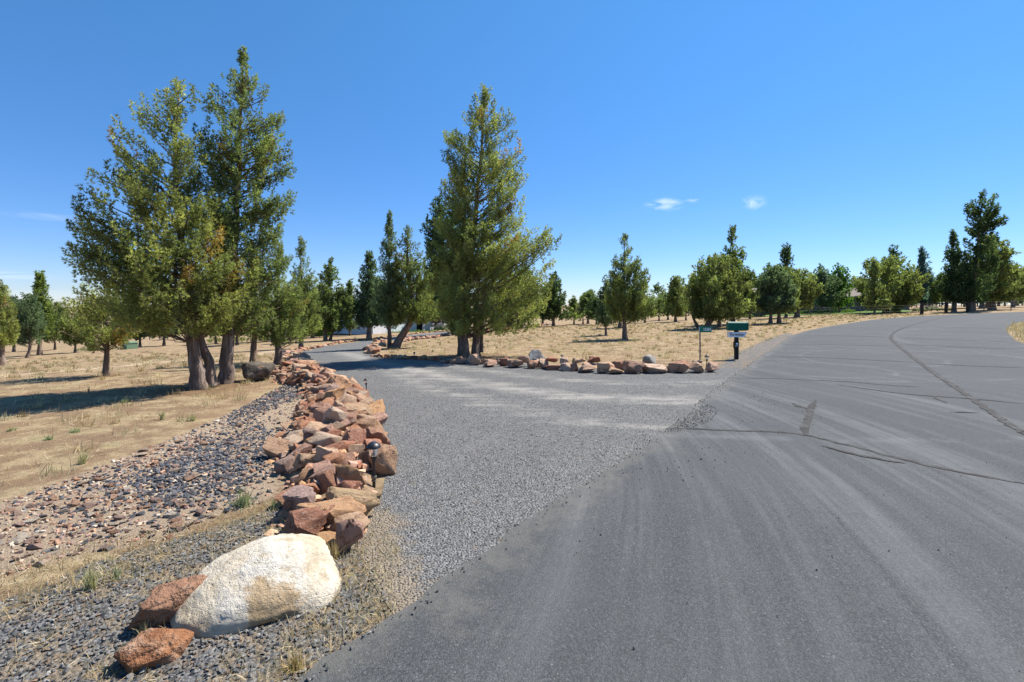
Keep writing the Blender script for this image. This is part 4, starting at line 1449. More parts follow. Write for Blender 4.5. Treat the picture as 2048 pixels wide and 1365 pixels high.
T('pale bluish juniper with a forked crown left of the slim spire', 738, 677, 502, 706, 778, 655, JUNI, tone_='blue', tw=10, gapf=.04)
T('slim straight spire juniper at the inner corner of the drive', 779, 697, 423, 742, 812, 652, SLIM, tone_='blue', tw=8)
T('steeply leaning juniper with a thick slanting trunk at the inner corner of the drive', 790, 697, 448, tone_='mid', tw=17,
  prof=[(642, 790, 850), (628, 770, 882), (600, 775, 880), (560, 780, 870), (520, 788, 858), (490, 798, 842), (465, 806, 826), (448, 813, 818)], stems=[[(788, 697), (802, 672), (820, 650), (826, 610), (816, 540), (815, 450)]])
T('dark shaded juniper directly behind the left side of the central tree', 908, 670, 388, tone_='dark', tw=12,
  prof=[(636, 860, 930), (612, 842, 950), (560, 842, 950), (500, 846, 940), (440, 848, 925), (410, 858, 905), (390, 868, 890)], stems=[[(908, 670), (905, 600), (885, 480), (878, 392)]], dens=.8)
T('dark conical juniper behind the right side of the central tree', 1107, 653, 545, 1072, 1142, 640, CONE, tone_='dark', tw=6)
T('drooping juniper low behind the central tree on its right', 1022, 657, 520, 975, 1085, 652, ROUND, tone_='olive', tw=9)
T('small thin juniper left of the pointed one in the dry field', 1212, 671, 560, 1188, 1236, 650, SLIM, tone_='blue', tw=5, gapf=.05)
T('neat pointed juniper on a straight trunk in the middle of the dry field', 1249, 679, 466, 1206, 1311, 642, JUNI, tone_='mid', tw=10, dens=1.1)
T('juniper with a stout trunk half hidden behind the pointed one', 1240, 656, 560, 1215, 1272, 640, ROUND, tone_='dark', tw=9)
T('round pine rising above the distant tree line near the centre', 1176, 648, 584, 1158, 1196, 630, ROUND, tone_='mid', tw=5, name='pine_tree')
T('small bushy juniper far back between the two larger field trees', 1351, 644, 553, 1326, 1380, 634, JUNI, tone_='olive', tw=6)
T('tall spired juniper behind the sprawling one near the mailbox', 1466, 649, 454, 1400, 1512, 632, JUNI, tone_='mid', tw=9, gapf=.03)
T('sprawling juniper with crooked black trunks behind the number sign', 1412, 657, 508, tone_='olive', tw=11,
  prof=[(640, 1390, 1480), (618, 1372, 1498), (585, 1372, 1500), (555, 1376, 1492), (530, 1385, 1470), (510, 1400, 1440)], stems=[[(1412, 657), (1422, 635), (1428, 610), (1424, 560), (1420, 512)], [(1400, 659), (1386, 640), (1381, 620), (1378, 590)], [(1414, 655), (1430, 632), (1452, 618), (1470, 600)]])
T('squat juniper with a short stout trunk behind the mailbox', 1439, 654, 560, 1420, 1462, 640, ROUND, tone_='dark', tw=9)
T('bluish round juniper nearest right of the mailbox', 1541, 648, 528, 1514, 1592, 625, ROUND, tone_='blue', tw=8)
T('olive juniper whose trunk stands right beside the bluish round one', 1558, 646, 535, 1535, 1600, 627, ROUND, tone_='olive', tw=9)
T('dark leader juniper with an open spire above the roundish pair', 1572, 636, 490, 1540, 1604, 620, JUNI, tone_='dark', tw=6, gapf=.08)
T('wide olive juniper with a flared thick trunk by the lawn', 1594, 635, 540, 1562, 1642, 618, ROUND, tone_='olive', tw=11)
T('blue green pine with open whorls at the lawn by the brown house', 1643, 628, 528, 1630, 1692, 612, JUNI, tone_='blue', tw=5, name='pine_tree', gapf=.1)
T('bright green leafy tree in front of the brown house', 1678, 626, 532, 1650, 1706, 618, ROUND, tone_='bright', tw=5, name='leafy_tree', tpl=PL_LF)
T('small yellowish cypress shaped juniper by the road verge', 1749, 626, 522, 1724, 1782, 622, CONE, tone_='olive', tw=5, Y=59)
T('big domed juniper beside the road verge at right', 1772, 623, 514, 1698, 1850, 613, ROUND, tone_='olive', tw=14, dens=1.2, Y=64, full=.1)
T('dark spruce whose pointed top shows above the big domed juniper', 1786, 621, 488, 1752, 1838, 612, CONE, tone_='dark', tw=7, name='spruce_tree', Y=86)
T('blue spruce between the domed juniper and the tall right group', 1845, 617, 495, 1818, 1876, 611, CONE, tone_='spruce', tw=5, name='spruce_tree', Y=80)
T('bright lime shrub tree low behind the rail fence', 1872, 617, 560, 1862, 1886, 610, ROUND, tone_='lime', tw=3, name='leafy_tree', tpl=PL_LF, Y=78)
T('dark juniper at the left of the tall right group', 1908, 624, 466, 1870, 1948, 606, JUNI, tone_='dark', tw=10, gapf=.05)
T('tallest juniper of the right group with an open airy top', 1944, 623, 380, tone_='dark', tw=13, gapf=.12, dens=.5,
  prof=[(608, 1915, 1975), (580, 1900, 1990), (540, 1905, 1995), (500, 1925, 2000), (470, 1930, 2005), (440, 1930, 2010), (415, 1928, 2010), (400, 1940, 2000), (380, 1962, 1972)], stems=[[(1944, 623), (1948, 560), (1956, 480), (1966, 384)]])
T('olive juniper filling the right side of the tall group', 1984, 620, 470, 1945, 2040, 604, ROUND, tone_='olive', tw=16)
T('twin stemmed juniper in shade under the tall right group', 1966, 617, 530, 1945, 1992, 606, ROUND, tone_='dark', tw=10, stems=[[(1962, 617), (1966, 590), (1965, 535)], [(1970, 617), (1980, 596), (1984, 560)]])
T('rightmost juniper cut by the picture edge', 2026, 615, 538, 1998, 2072, 598, ROUND, tone_='olive', tw=9)
# the middle-distance line between the field and the wood
MIDL = [(1148, 650, 600, 'thin young juniper at the far edge of the field, left of the round pine'), (1166, 648, 604, 'slight juniper in the far line directly below the round pine'), (1193, 650, 596, 'far juniper just left of the pointed field tree'),
        (1290, 646, 590, 'far juniper in the line right of the pointed field tree'), (1318, 642, 598, 'low far juniper between the pointed tree and the bushy one'), (1336, 640, 588, 'slim far juniper close left of the bushy one'),
        (1372, 641, 592, 'far juniper left behind the sprawling tree'), (1500, 638, 575, 'shaded juniper behind the right edge of the tall spired one'), (1522, 634, 580, 'small juniper by the lavender at the brown house'),
        (1616, 628, 572, 'dim juniper between the wide olive one and the blue green pine'), (1718, 622, 566, 'dark juniper behind the left edge of the domed one'), (150, 706, 625, 'hazy juniper at the back of the left field, near its fence'),
        (110, 700, 622, 'far juniper right of the pointed yellow green one'), (28, 704, 600, 'far juniper behind the left edge pair'), (474, 690, 600, 'background juniper seen between the big straight trunk and its neighbour'),
        (530, 684, 585, 'background juniper behind the dark boulder'), (578, 681, 590, 'background juniper left of the slender one at the bend'), (625, 676, 572, 'background juniper near the white slatted gable'),
        (872, 660, 545, 'background juniper in front of the white house'), (838, 661, 590, 'thin background juniper by the lavender at the white house'), (757, 664, 560, 'background juniper left of the white house'),
        (718, 667, 590, 'background juniper by the shed with the pale roof'), (985, 652, 560, 'shadowed juniper far behind the central trunks'), (1058, 650, 575, 'far juniper below the right boughs of the central tree'), (1085, 650, 580, 'far juniper at the end of the distant stone line'),
        (328, 692, 600, 'background juniper seen under the broad leaning crown'), (280, 694, 610, 'background juniper by the green utility box'), (432, 688, 610, 'background juniper between the two big trunks'), (2010, 606, 560, 'dim juniper behind the right group'), (1885, 611, 550, 'shaded juniper behind the rail fence')]
for k, (x, y, t_, lb) in enumerate(MIDL):
    w = (y - t_) * (.36 + .16 * ((k * 37) % 10) / 10)
    T(lb, x, y, t_, x - w, x + w, None, (JUNI, SLIM, ROUND)[k % 3], tone_=('mid', 'olive', 'dark', 'blue')[(k * 3) % 4], tw=(y - t_) * .06 + 1, dens=.8)

# far wood: reads as one mass
wr = np.random.default_rng(21)
PV, FV, CV, off = [], [], [], 0
TB = MB()
for k in range(340):
    px = wr.uniform(-700, 2800)
    d = wr.uniform(95, 210) if px < 1500 else wr.uniform(95, 150)
    g = atd(px, d)
    H = wr.uniform(3.2, 8.5) * (1.15 if px > 1500 else 1)
    R = H * wr.uniform(.2, .36)
    n = 46
    z = wr.random(n) ** .8
    rad = R * np.interp(z, [0, .2, .5, .8, 1], [.7, 1, .72, .35, .04]) * np.sqrt(wr.uniform(.35, 1, n))
    a = wr.uniform(0, 6.28, n)
    pos = np.column_stack([g.x + rad * np.cos(a), g.y + rad * np.sin(a), g.z + H * (.12 + .82 * z) - .3])
    dr = np.column_stack([np.cos(a) * .6, np.sin(a) * .6, np.full(n, .9)]) + wr.normal(0, .3, (n, 3))
    A, B = (np.array(c) for c in GREENS[('mid', 'olive', 'dark', 'blue')[k % 4]])
    m = wr.uniform(0, 1, (n, 1))
    V, F, C = plumes(pos, dr, np.full(n, H * .2), A * m + B * (1 - m), PL_LO)
    PV.append(V); FV.append(F + off); CV.append(C); off += len(V)
    TB.tube(np.array([[g.x, g.y, g.z - .1], [g.x, g.y, g.z + H * .3]]), [H * .025, H * .018], 5)
wood = obj('distant_wood', mk_mesh('distant_wood', np.concatenate(PV), np.concatenate(FV), M_LEAF, np.concatenate(CV)), kind='stuff', label='far line of junipers along the horizon')
obj('trunks', TB.mesh('trunks', M_BARK), wood, kind='stuff')

# ------------------------------------------------------------------ shrubs


def shrub(label, px, py, w, h, tone_, name='shrub', tpl=None, Y=None, tip=None, cat='shrub', n=60, group=None):
    g = at(px, py) if Y is None else atd(px, Y)
    s = g.y / FPX
    W, Hh = w * s, h * s
    root = thing(name, label, cat, g, group)
    r = np.random.default_rng(int(px * 3 + py))
    u = r.random(n); a = r.uniform(0, 6.28, n); q = np.sqrt(r.random(n))
    z = Hh * u * np.sqrt(np.maximum(0, 1 - (q * .9) ** 2)) * .7
    pos = np.column_stack([W / 2 * q * np.cos(a) * .8, W / 2.6 * q * np.sin(a) * .8, z])
    dr = np.column_stack([q * np.cos(a) * .8, q * np.sin(a) * .8, np.full(n, .9)]) + r.normal(0, .2, (n, 3))
    A, B = (np.array(c) for c in GREENS[tone_])
    m = r.uniform(0, 1, (n, 1))
    V, F, C = plumes(pos, dr, np.full(n, Hh * .42) * r.uniform(.8, 1.2, n), A * m + B * (1 - m), tpl or PL_MD, 1.2)
    obj('foliage', mk_mesh('foliage', V, F, M_LEAF, C), root)
    mb = MB()
    for k in range(4):
        b = r.uniform(0, 6.28)
        mb.tube([[0, 0, -.03], [math.cos(b) * W * .1, math.sin(b) * W * .1, Hh * .3], [math.cos(b) * W * .2, math.sin(b) * W * .2, Hh * .6]], [.03 * Hh, .02 * Hh, .01 * Hh], 5)
    obj('stem', mb.mesh('stem', M_BARK), root)
    if tip is not None:
        k = n
        pos2 = np.column_stack([W / 2 * q * np.cos(a), W / 2.6 * q * np.sin(a), Hh * (.55 + .45 * u) * np.sqrt(np.maximum(.15, 1 - q ** 2))])
        V, F, C = plumes(pos2, dr, np.full(k, Hh * .3), np.tile(np.array(tip), (k, 1)) * r.uniform(.8, 1.2, (k, 1)), PL_LO, .6)
        obj('blossom', mk_mesh('blossom', V, F, M_LEAF, C), root)
    return root


shrub('low grey green sagebrush in the left field before its fence', 172, 703, 44, 10, 'blue', name='sagebrush')
shrub('small dark sagebrush right of the grey green one in the left field', 203, 702, 26, 9, 'dark', name='sagebrush')
shrub('rounded dark green bush beside the white slatted gable', 648, 676, 30, 26, 'bright', Y=50)
shrub('clipped green bush between trunks left of the white slatted gable', 600, 678, 34, 24, 'bright', Y=47)
shrub('dark bush right of the white slatted gable', 645, 674, 24, 20, 'dark', Y=55)
shrub('yellow green hedge clump seen behind the tall straight trunk', 470, 683, 46, 12, 'lime', Y=44)
shrub('yellow green hedge clump behind the dark boulder', 532, 681, 36, 12, 'lime', Y=46)
shrub('yellow green hedge clump just left of the drive bend trunks', 430, 684, 34, 11, 'lime', Y=45)
shrub('purple lavender bush before the white house wall', 884, 660, 24, 15, 'blue', name='lavender', tip=(.3, .25, .42), Y=56)
shrub('purple lavender bed beside the brown house porch', 1516, 628, 30, 11, 'blue', name='lavender', tip=(.3, .24, .5), Y=66)
shrub('small green flowering clump left of the porch lavender', 1497, 630, 18, 8, 'lime', Y=65)
for k, (x, lb) in enumerate([(1612, 'leftmost low green bush at the foot of the brown house wall'), (1640, 'second low green bush along the brown house wall'), (1664, 'third low green bush along the brown house wall'), (1697, 'rightmost low green bush along the brown house wall')]):
    shrub(lb, x, 624, 27, 9, 'bright', Y=70, group='low bushes along the brown house')
shrub('grey lavender mound behind the rail fence, left', 1838, 620, 30, 9, 'blue', Y=62)
shrub('purple lavender mound behind the middle of the rail fence', 1862, 617, 36, 11, 'blue', name='lavender', tip=(.3, .22, .42), Y=64)
shrub('dark low bush behind the rail fence, right', 1890, 619, 36, 8, 'dark', Y=61)
shrub('bright green weedy bush under the domed juniper', 1790, 621, 20, 14, 'bright', Y=62)
for k, (x, lb) in enumerate([(788, 'green planting strip left of the white house door'), (830, 'green planting strip right of the white house door')]):
    shrub(lb, x, 664, 40, 6, 'bright', Y=54, n=40, group='planting by the white house')

print('tree triangles', tri_count)
# ------------------------------------------------------------------ buildings
M_WALLW = m_plain('white_render', (.72, .73, .75), .8, .2, var=.04, scale=3)
M_ROOFG = m_plain('grey_shingle', (.17, .19, .22), .85, .2, var=.2, scale=6)
M_WIN = m_plain('window_glass', (.02, .03, .045), .08, .6, var=.05)
M_WALLB = m_plain('brown_siding', (.15, .12, .1), .85, .2, var=.2, scale=4)
M_WALLD = m_plain('grey_stone_wall', (.2, .185, .17), .9, .15, var=.3, scale=5)
M_PALEROOF = m_plain('pale_metal_roof', (.4, .5, .55), .4, .4, .2, var=.06)
M_SHADE_DOOR = m_plain('shed_shade_and_door_black', (.015, .015, .017), .9, .1)  # near-black: shade inside the open shed put into its walls; also the door


def gable(mb, c, w, d, h, over=.4):
    """ridge along x"""
    x, y = w / 2 + over, d / 2 + over
    V = np.array([[-x, -y, 0], [x, -y, 0], [x, 0, h], [-x, 0, h], [-x, y, 0], [x, y, 0], [-x, -y, -.15], [x, -y, -.15], [-x, y, -.15], [x, y, -.15], [x, 0, h - .17], [-x, 0, h - .17]], float) + np.array(c)
    return mb.add(V, [[0, 1, 2, 3], [3, 2, 5, 4], [6, 7, 1, 0], [4, 5, 9, 8], [6, 11, 10, 7], [11, 8, 9, 10], [0, 3, 11, 6], [3, 4, 8, 11], [1, 7, 10, 2], [2, 10, 9, 5]])


def windows(root, spec, depth, frame_mat, name='window'):
    for (x, z, w, h) in spec:
        f = MB()
        for (cx, cz, ww, hh) in ((x, z + h / 2, w + .16, .08), (x, z - h / 2, w + .16, .08), (x - w / 2, z, .08, h), (x + w / 2, z, .08, h), (x, z, .05, h)):
            f.box((cx, depth - .04, cz), (ww, .09, hh))
        fo = obj(name, f.mesh(name, frame_mat, True), root)
        g_ = MB().box((x, depth - .01, z), (w, .03, h))
        obj('pane', g_.mesh('pane', M_WIN, True), fo)


g = atd(852, 60)
hs = thing('house', 'white house with a grey roof behind the trees at the end of the drive', 'house', g, rz=math.radians(58))
obj('wall', MB().box((0, 4, 1.3), (17, 8, 2.9)).mesh('wall', M_WALLW, True), hs)
obj('roof', gable(MB(), (0, 4, 2.78), 17, 8, 2.0).mesh('roof', M_ROOFG, True), hs)
obj('eave_board', MB().box((0, -.42, 2.62), (17.8, .05, .22)).mesh('eave_board', M_ROOFG, True), hs)
windows(hs, [(-5.6, 1.35, 1.3, 1.2), (1.8, 1.35, 1.9, 1.2), (6.6, 1.35, 1.3, 1.3)], -.01, M_WALLW)
obj('door', MB().box((-1.2, -.02, 1.0), (.95, .08, 2.05)).mesh('door', M_SHADE_DOOR, True), hs)
obj('downpipe', MB().box((3.1, -.06, 1.3), (.1, .1, 2.6)).mesh('downpipe', M_STEEL, True), hs)
g = atd(628, 62)
h2 = thing('outbuilding', 'white slatted gable building glimpsed between trunks left of the drive', 'outbuilding', g, rz=math.radians(50))
obj('wall', MB().box((0, 2.5, 1.25), (4.6, 5, 2.6)).mesh('wall', M_WALLW, True), h2)
for k in range(9):
    obj('siding_board', MB().box((0, -.025, .25 + k * .27), (4.6, .05, .2)).mesh('siding_board', M_WALLW, True), h2)
obj('roof', gable(MB(), (0, 2.5, 2.55), 4.6, 5, 1.2).mesh('roof', M_ROOFG, True), h2)
g = atd(706, 58)
sh = thing('shed', 'open dark shed with a pale blue roof behind the drive', 'shed', g)
obj('wall', MB().box((0, 3.0, 1.15), (5.2, .2, 2.3)).box((-2.6, 1.5, 1.15), (.2, 3.2, 2.3)).box((2.6, 1.5, 1.15), (.2, 3.2, 2.3)).mesh('wall', M_SHADE_DOOR, True), sh)
obj('side_wall', MB().box((-3.55, .6, 1.0), (1.6, .2, 2.0)).mesh('side_wall', M_WALLW, True), sh)
obj('roof', MB().box((0, 1.2, 2.42), (5.8, 4.4, .16)).box((-1.2, 1.2, 2.56), (2.4, 3.6, .12)).mesh('roof', M_PALEROOF, True), sh)
for k in (-2.3, 0, 2.3):
    obj('post', MB().box((k, -.5, 1.17), (.14, .14, 2.34)).mesh('post', M_BLACKWOOD, True), sh)

g = atd(1655, 78)
hb = thing('house', 'long brown house with a dark porch behind the lawn at right', 'house', g)
obj('wall', MB().box((2, 5, 1.1), (24, 8, 3.0)).mesh('wall', M_WALLD, True), hb)
obj('roof', gable(MB(), (2, 5, 2.62), 24, 8, 1.5, .9).mesh('roof', M_WALLB, True), hb)
windows(hb, [(-3, 1.4, 1.6, 1.1), (2, 1.4, 1.6, 1.1), (8, 1.4, 1.8, 1.1)], .98, M_WALLB)
obj('porch_deck', MB().box((-11.2, .4, .1), (4.2, 2.6, .3)).mesh('porch_deck', M_WALLB, True), hb)
obj('porch_roof', MB().box((-11.2, .4, 2.5), (4.6, 3.2, .2)).mesh('porch_roof', M_WALLB, True), hb)
for k in (-13.0, -9.4):
    obj('porch_post', MB().box((k, -.75, 1.3), (.22, .22, 2.2)).mesh('porch_post', M_WALLW, True), hb)

# lawn in front of the brown house
LAWN = np.array([[atd(1485, 68).x, 68], [atd(1620, 66).x, 66], [atd(1800, 63).x, 63], [atd(1850, 66).x, 67], [atd(1800, 78).x, 78], [atd(1480, 80).x, 80]])
M_LAWN = m_plain('green_lawn', (.09, .15, .03), .9, .1, var=.3, scale=2)
sheet('lawn', LAWN, M_LAWN, .05, 2.0)
LAWN2 = np.array([[atd(740, 55).x, 55], [atd(905, 55).x, 55], [atd(905, 59).x, 59], [atd(740, 59).x, 59]])
sheet('lawn', LAWN2, M_LAWN, .05, 2.0)

# ------------------------------------------------------------------ fences
M_WOOD = m_plain('weathered_wood', (.3, .24, .18), .9, .1, var=.25, scale=12)
M_WOODD = m_plain('dark_wood', (.05, .037, .03), .9, .1, var=.3, scale=12)


def fence(label, pts, post_h, mat, rails, post_w=.12, wire=None, rail_h=.11, group=None):
    root = thing('fence', label, 'fence', pts[0], group)
    b = Vector(pts[0])
    for p in pts:
        q = Vector(p) - b
        obj('post', MB().box((q.x, q.y, q.z + post_h / 2 - .05), (post_w, post_w, post_h + .1)).mesh('post', mat, True), root)
    for a, c in zip(pts[:-1], pts[1:]):
        a, c = Vector(a) - b, Vector(c) - b
        d = c - a
        n = Vector((d.y, -d.x, 0)).normalized() * (post_w / 2 + .025)
        for z in rails:
            m = MB()
            V = []
            for e in (a, c):
                for dz in (-rail_h / 2, rail_h / 2):
                    for t in (-.02, .02):
                        V.append(e + n * (1 + t * 12) + Vector((0, 0, z + dz)))
            m.add(np.array(V), [[0, 1, 3, 2], [4, 6, 7, 5], [0, 4, 5, 1], [2, 3, 7, 6], [0, 2, 6, 4], [1, 5, 7, 3]])
            obj('rail', m.mesh('rail', mat, True), root)
        for z in (wire or []):
            obj('wire', MB().tube([a + Vector((0, 0, z)), (a + c) / 2 + Vector((0, 0, z - .03)), c + Vector((0, 0, z))], [.007] * 3, 4).mesh('wire', M_STEEL), root)
    return root


fence('weathered wooden rail fence at the back of the left field', [tuple(atd(x, 62)) for x in (-60, 0, 60, 120, 180, 240, 300, 320, 336, 352, 370, 388, 404)], 1.25, M_WOOD, (1.12, .62), .13)
fence('short dark post and rail brace fence at the roadside', [tuple(atd(x, d)) for x, d in ((1844, 52), (1892, 53.5), (1935, 55))], 1.3, M_WOODD, (1.1, .45), .2)
fence('thin wire fence on steel posts right of the brace fence', [tuple(atd(x, d)) for x, d in ((1943, 55.5), (1968, 55), (2022, 54), (2080, 53), (2140, 52))], 1.15, M_STEEL, (), .06, (.4, .75, 1.08))
fence('thin wire fence on steel posts left of the brace fence', [tuple(atd(x, d)) for x, d in ((1560, 62), (1621, 60), (1660, 59), (1720, 57), (1782, 54), (1840, 52))], 1.1, M_STEEL, (), .05, (.4, .75, 1.05))

# ------------------------------------------------------------------ green utility box
g = atd(258, 38)
ub = thing('utility_box', 'green metal utility box standing in the dry field at left', 'utility box', g, rz=math.radians(-28))
M_UTIL = m_plain('utility_green', (.15, .24, .15), .7, .2, var=.06)
obj('base', MB().box((0, 0, .24), (1.0, .75, .5)).mesh('base', M_UTIL, True), ub)
obj('lid', MB().box((0, 0, .53), (1.06, .8, .09), taper=.94).mesh('lid', M_UTIL, True), ub)
obj('warning_label', MB().box((.3, -.388, .42), (.2, .012, .13)).mesh('warning_label', M_WHITE, True), ub)
obj('latch', MB().box((-.05, -.39, .3), (.06, .04, .14)).mesh('latch', M_STEEL, True), ub)

# ------------------------------------------------------------------ lettering


def text_mesh(body, size, mat, bold=0.0, shear=0.0, ext=.001):
    cu = bpy.data.curves.new('lettering', 'FONT')
    cu.body = body; cu.size = size; cu.align_x = 'CENTER'; cu.align_y = 'CENTER'
    cu.extrude = ext; cu.offset = bold; cu.shear = shear
    cu.resolution_u = 2
    o = bpy.data.objects.new('lettering_source', cu)
    COL.objects.link(o)
    dg = bpy.context.evaluated_depsgraph_get()
    me = bpy.data.meshes.new_from_object(o.evaluated_get(dg))
    bpy.data.objects.remove(o); bpy.data.curves.remove(cu)
    me.name = 'lettering'
    me.materials.clear(); me.materials.append(mat)
    return me


FACE = (math.radians(90), 0, 0)   # text that faces the camera's side of the street (-Y)

# mailbox -----------------------------------------------------------
g = at(1473, 719)
s = g.y / FPX
mbx = thing('mailbox', 'green arched roadside mailbox on a black wooden post', 'mailbox', g, rz=math.radians(-4))
z0, z1 = (719 - 661.5) * s, (719 - 644.5) * s
wx, dy = 37 * s, .2
obj('post', MB().box((-.005, 0, z0 / 2 - .06), (.105, .105, z0 + .1)).mesh('post', M_BLACKWOOD, True), mbx)
obj('collar', MB().box((-.01, 0, z0 * .52), (.135, .135, .17)).mesh('collar', M_BLACKWOOD, True), mbx)


def arch(x0, x1, w, h, z, grow=0.0):
    n = 12
    pr = [(-w / 2 - grow, 0)] + [((w / 2 + grow) * -math.cos(t), h - w / 2 + (w / 2 + grow) * math.sin(t)) for t in np.linspace(0, math.pi, n)] + [(w / 2 + grow, 0)]
    m = len(pr)
    V = [[x, y, z + zz] for x in (x0, x1) for y, zz in pr] + [[x0, 0, z + h / 2], [x1, 0, z + h / 2]]
    F = []
    for i in range(m):
        j = (i + 1) % m
        F += [[i, m + i, m + j], [i, m + j, j], [2 * m, j, i], [2 * m + 1, m + i, m + j]]
    return np.array(V), np.array(F)


cx0 = (1455 - 1473) * s
body = mk_mesh('body', *arch(cx0, cx0 + wx, dy, z1 - z0, z0 + .012), M_GREEN)
obj('body', body, mbx).data.shade_flat()
o = obj('door', mk_mesh('door', *arch(cx0 + wx + .001, cx0 + wx + .03, dy, z1 - z0, z0 + .012, .008), M_GREEN), mbx); o.data.shade_flat()
obj('door_handle', MB().box((cx0 + wx + .045, 0, z1 - .03), (.03, .04, .03)).mesh('door_handle', M_STEEL, True), o)
obj('floor_board', MB().box((cx0 + wx / 2, 0, z0 + .004), (wx * .94, .16, .016)).mesh('floor_board', M_BLACKWOOD, True), mbx)
obj('flag', MB().box((cx0 + .15 * wx + .16, .12, z1 - .0), (.03, .008, .2)).mesh('flag', M_WOODD, True), mbx)
pl = obj('number_plate', MB().box((-.01, -.073, z0 * .545), (.07, .008, .055)).mesh('number_plate', M_WHITE, True), mbx)
obj('reflector_strip', MB().box((-.01, -.073, z0 * .47), (.13, .008, .014)).mesh('reflector_strip', M_WHITE, True), mbx)
obj('hook', MB().tube([[-.085, -.02, z0 * .5], [-.09, -.02, z0 * .36]], [.012, .01], 6).mesh('hook', M_BLACKWOOD), mbx)

nb = thing('newspaper_box', 'white open newspaper tube lettered in dark type below the green mailbox', 'newspaper box', (g.x, g.y, g.z), rz=math.radians(-4))
zt, zb = (719 - 665) * s, (719 - 674.5) * s
x0, x1, x2 = (1455.5 - 1473) * s, (1489 - 1473) * s, (1491 - 1473) * s
V = []
for y in (-.1, .045):
    V += [[x0, y - .005, zb], [x1 - .045, y - .005, zb], [x2, y - .005, zt], [x0, y - .005, zt]]
obj('tube', MB().add(np.array(V), [[0, 1, 2, 3], [4, 7, 6, 5], [0, 4, 5, 1], [3, 2, 6, 7], [0, 3, 7, 4]]).mesh('tube', M_WHITE, True), nb)
obj('rim', MB().box(((x0 + x2) / 2, -.032, zt + .004), (x2 - x0, .16, .012)).mesh('rim', M_WHITE, True), nb)
tm = text_mesh('The Bulletin', .098, M_INK, .0016)
lo = obj('lettering', tm, nb); lo.rotation_euler = FACE; lo.location = ((x0 + x1) / 2 - .015, -.1075, (zt + zb) / 2 + .005); lo.scale = (.92, 1, 1)

# number sign -------------------------------------------------------
g = at(1400, 726)
s = g.y / FPX
sg = thing('number_sign', 'green house number sign 10369 on a thin steel post', 'sign', g, rz=math.radians(-6))
zt = (726 - 654.5) * s
obj('post', MB().box((0, 0, zt / 2 - .1), (.036, .02, zt + .2)).box((0, .012, zt / 2 - .1), (.016, .016, zt + .18)).mesh('post', M_STEEL, True), sg)
pw, ph = 23.5 * s, 11.2 * s
plate = obj('plate', MB().box((pw / 2 - .022, -.016, zt - ph / 2 + .01), (pw, .006, ph)).mesh('plate', M_SIGN, True), sg)
obj('plate_edge', MB().box((-.024, -.016, zt - ph / 2 + .01), (.012, .012, ph)).mesh('plate_edge', M_WHITE, True), plate)
tm = text_mesh('10369', ph * .74, M_REFL, .002)
lo = obj('lettering', tm, plate); lo.rotation_euler = FACE; lo.location = (pw * .56, -.0205, zt - ph / 2 + .01); lo.scale = (.72, 1, 1)
for k in (-.06, .06):
    obj('bolt', MB().lathe([(.008, 0), (.008, .004), (0, .005)], 8).mesh('bolt', M_STEEL), plate)

# ------------------------------------------------------------------ path lights


def path_light():
    t = thing('path_light', 'x', 'path light')
    cap = MB().lathe([(.0, .385), (.02, .384), (.038, .377), (.054, .364), (.064, .348), (.067, .337), (.062, .334), (.035, .336), (0, .337)], 20)
    c = obj('cap', cap.mesh('cap', M_BLACK), t)
    p = MB().box((0, 0, .3855), (.036, .036, .005))
    obj('solar_panel', p.mesh('solar_panel', M_WIN, True), c)
    obj('lens', MB().lathe([(.044, .334), (.04, .3), (.032, .268), (.027, .258)], 16).mesh('lens', M_LENS), t)
    obj('collar', MB().lathe([(.028, .262), (.029, .24), (.02, .228), (.018, .212), (.013, .208)], 14).mesh('collar', M_BLACK), t)
    obj('stem', MB().lathe([(.0125, .215), (.0125, .06)], 10).mesh('stem', M_BLACK), t)
    obj('clamp', MB().lathe([(.022, .085), (.026, .075), (.026, .06), (.018, .052)], 10).lathe([(.02, .045), (.024, .038), (.02, .03)], 10).mesh('clamp', M_STEEL), t)
    obj('stake', MB().lathe([(.016, .06), (.014, -.02), (.004, -.12)], 8).mesh('stake', M_BLACK), t)
    return t


def copy_tree(o, parent=None):
    c = o.copy()
    COL.objects.link(c)
    if parent:
        c.parent = parent
    for ch in [x for x in bpy.data.objects if x.parent == o]:
        copy_tree(ch, c)
    return c


LIGHTS = [(748, 976, 85, 'nearest black path light among the big red rocks'), (733, 789, 28, 'second black path light at the drive edge behind the rock pile'), (611, 737, 22, 'black path light above the rocks at the outer bend of the drive'),
          (828, 721, 15, 'black path light in tree shade left of the central trunks'), (1124, 734, 22, 'black path light in the middle of the red rock row'), (1413, 740, 27, 'black path light at the right end of the red rock row'),
          (710, 684, 9, 'tiny far path light on the outer stone border of the drive')]
proto = None
for k, (x, y, h, lb) in enumerate(LIGHTS):
    if proto is None:
        proto = path_light(); o = proto
    else:
        o = copy_tree(proto)
    g = at(x, y)
    s = g.y / FPX
    o.location = (g.x, g.y, g.z + .03)
    f = h * s / .385
    o.scale = (f, f, f)
    o.rotation_euler = (random.uniform(-.05, .05), random.uniform(-.06, .06), random.uniform(0, 3))
    o['label'] = lb; o['group'] = 'path lights along the drive'

# ------------------------------------------------------------------ grasses


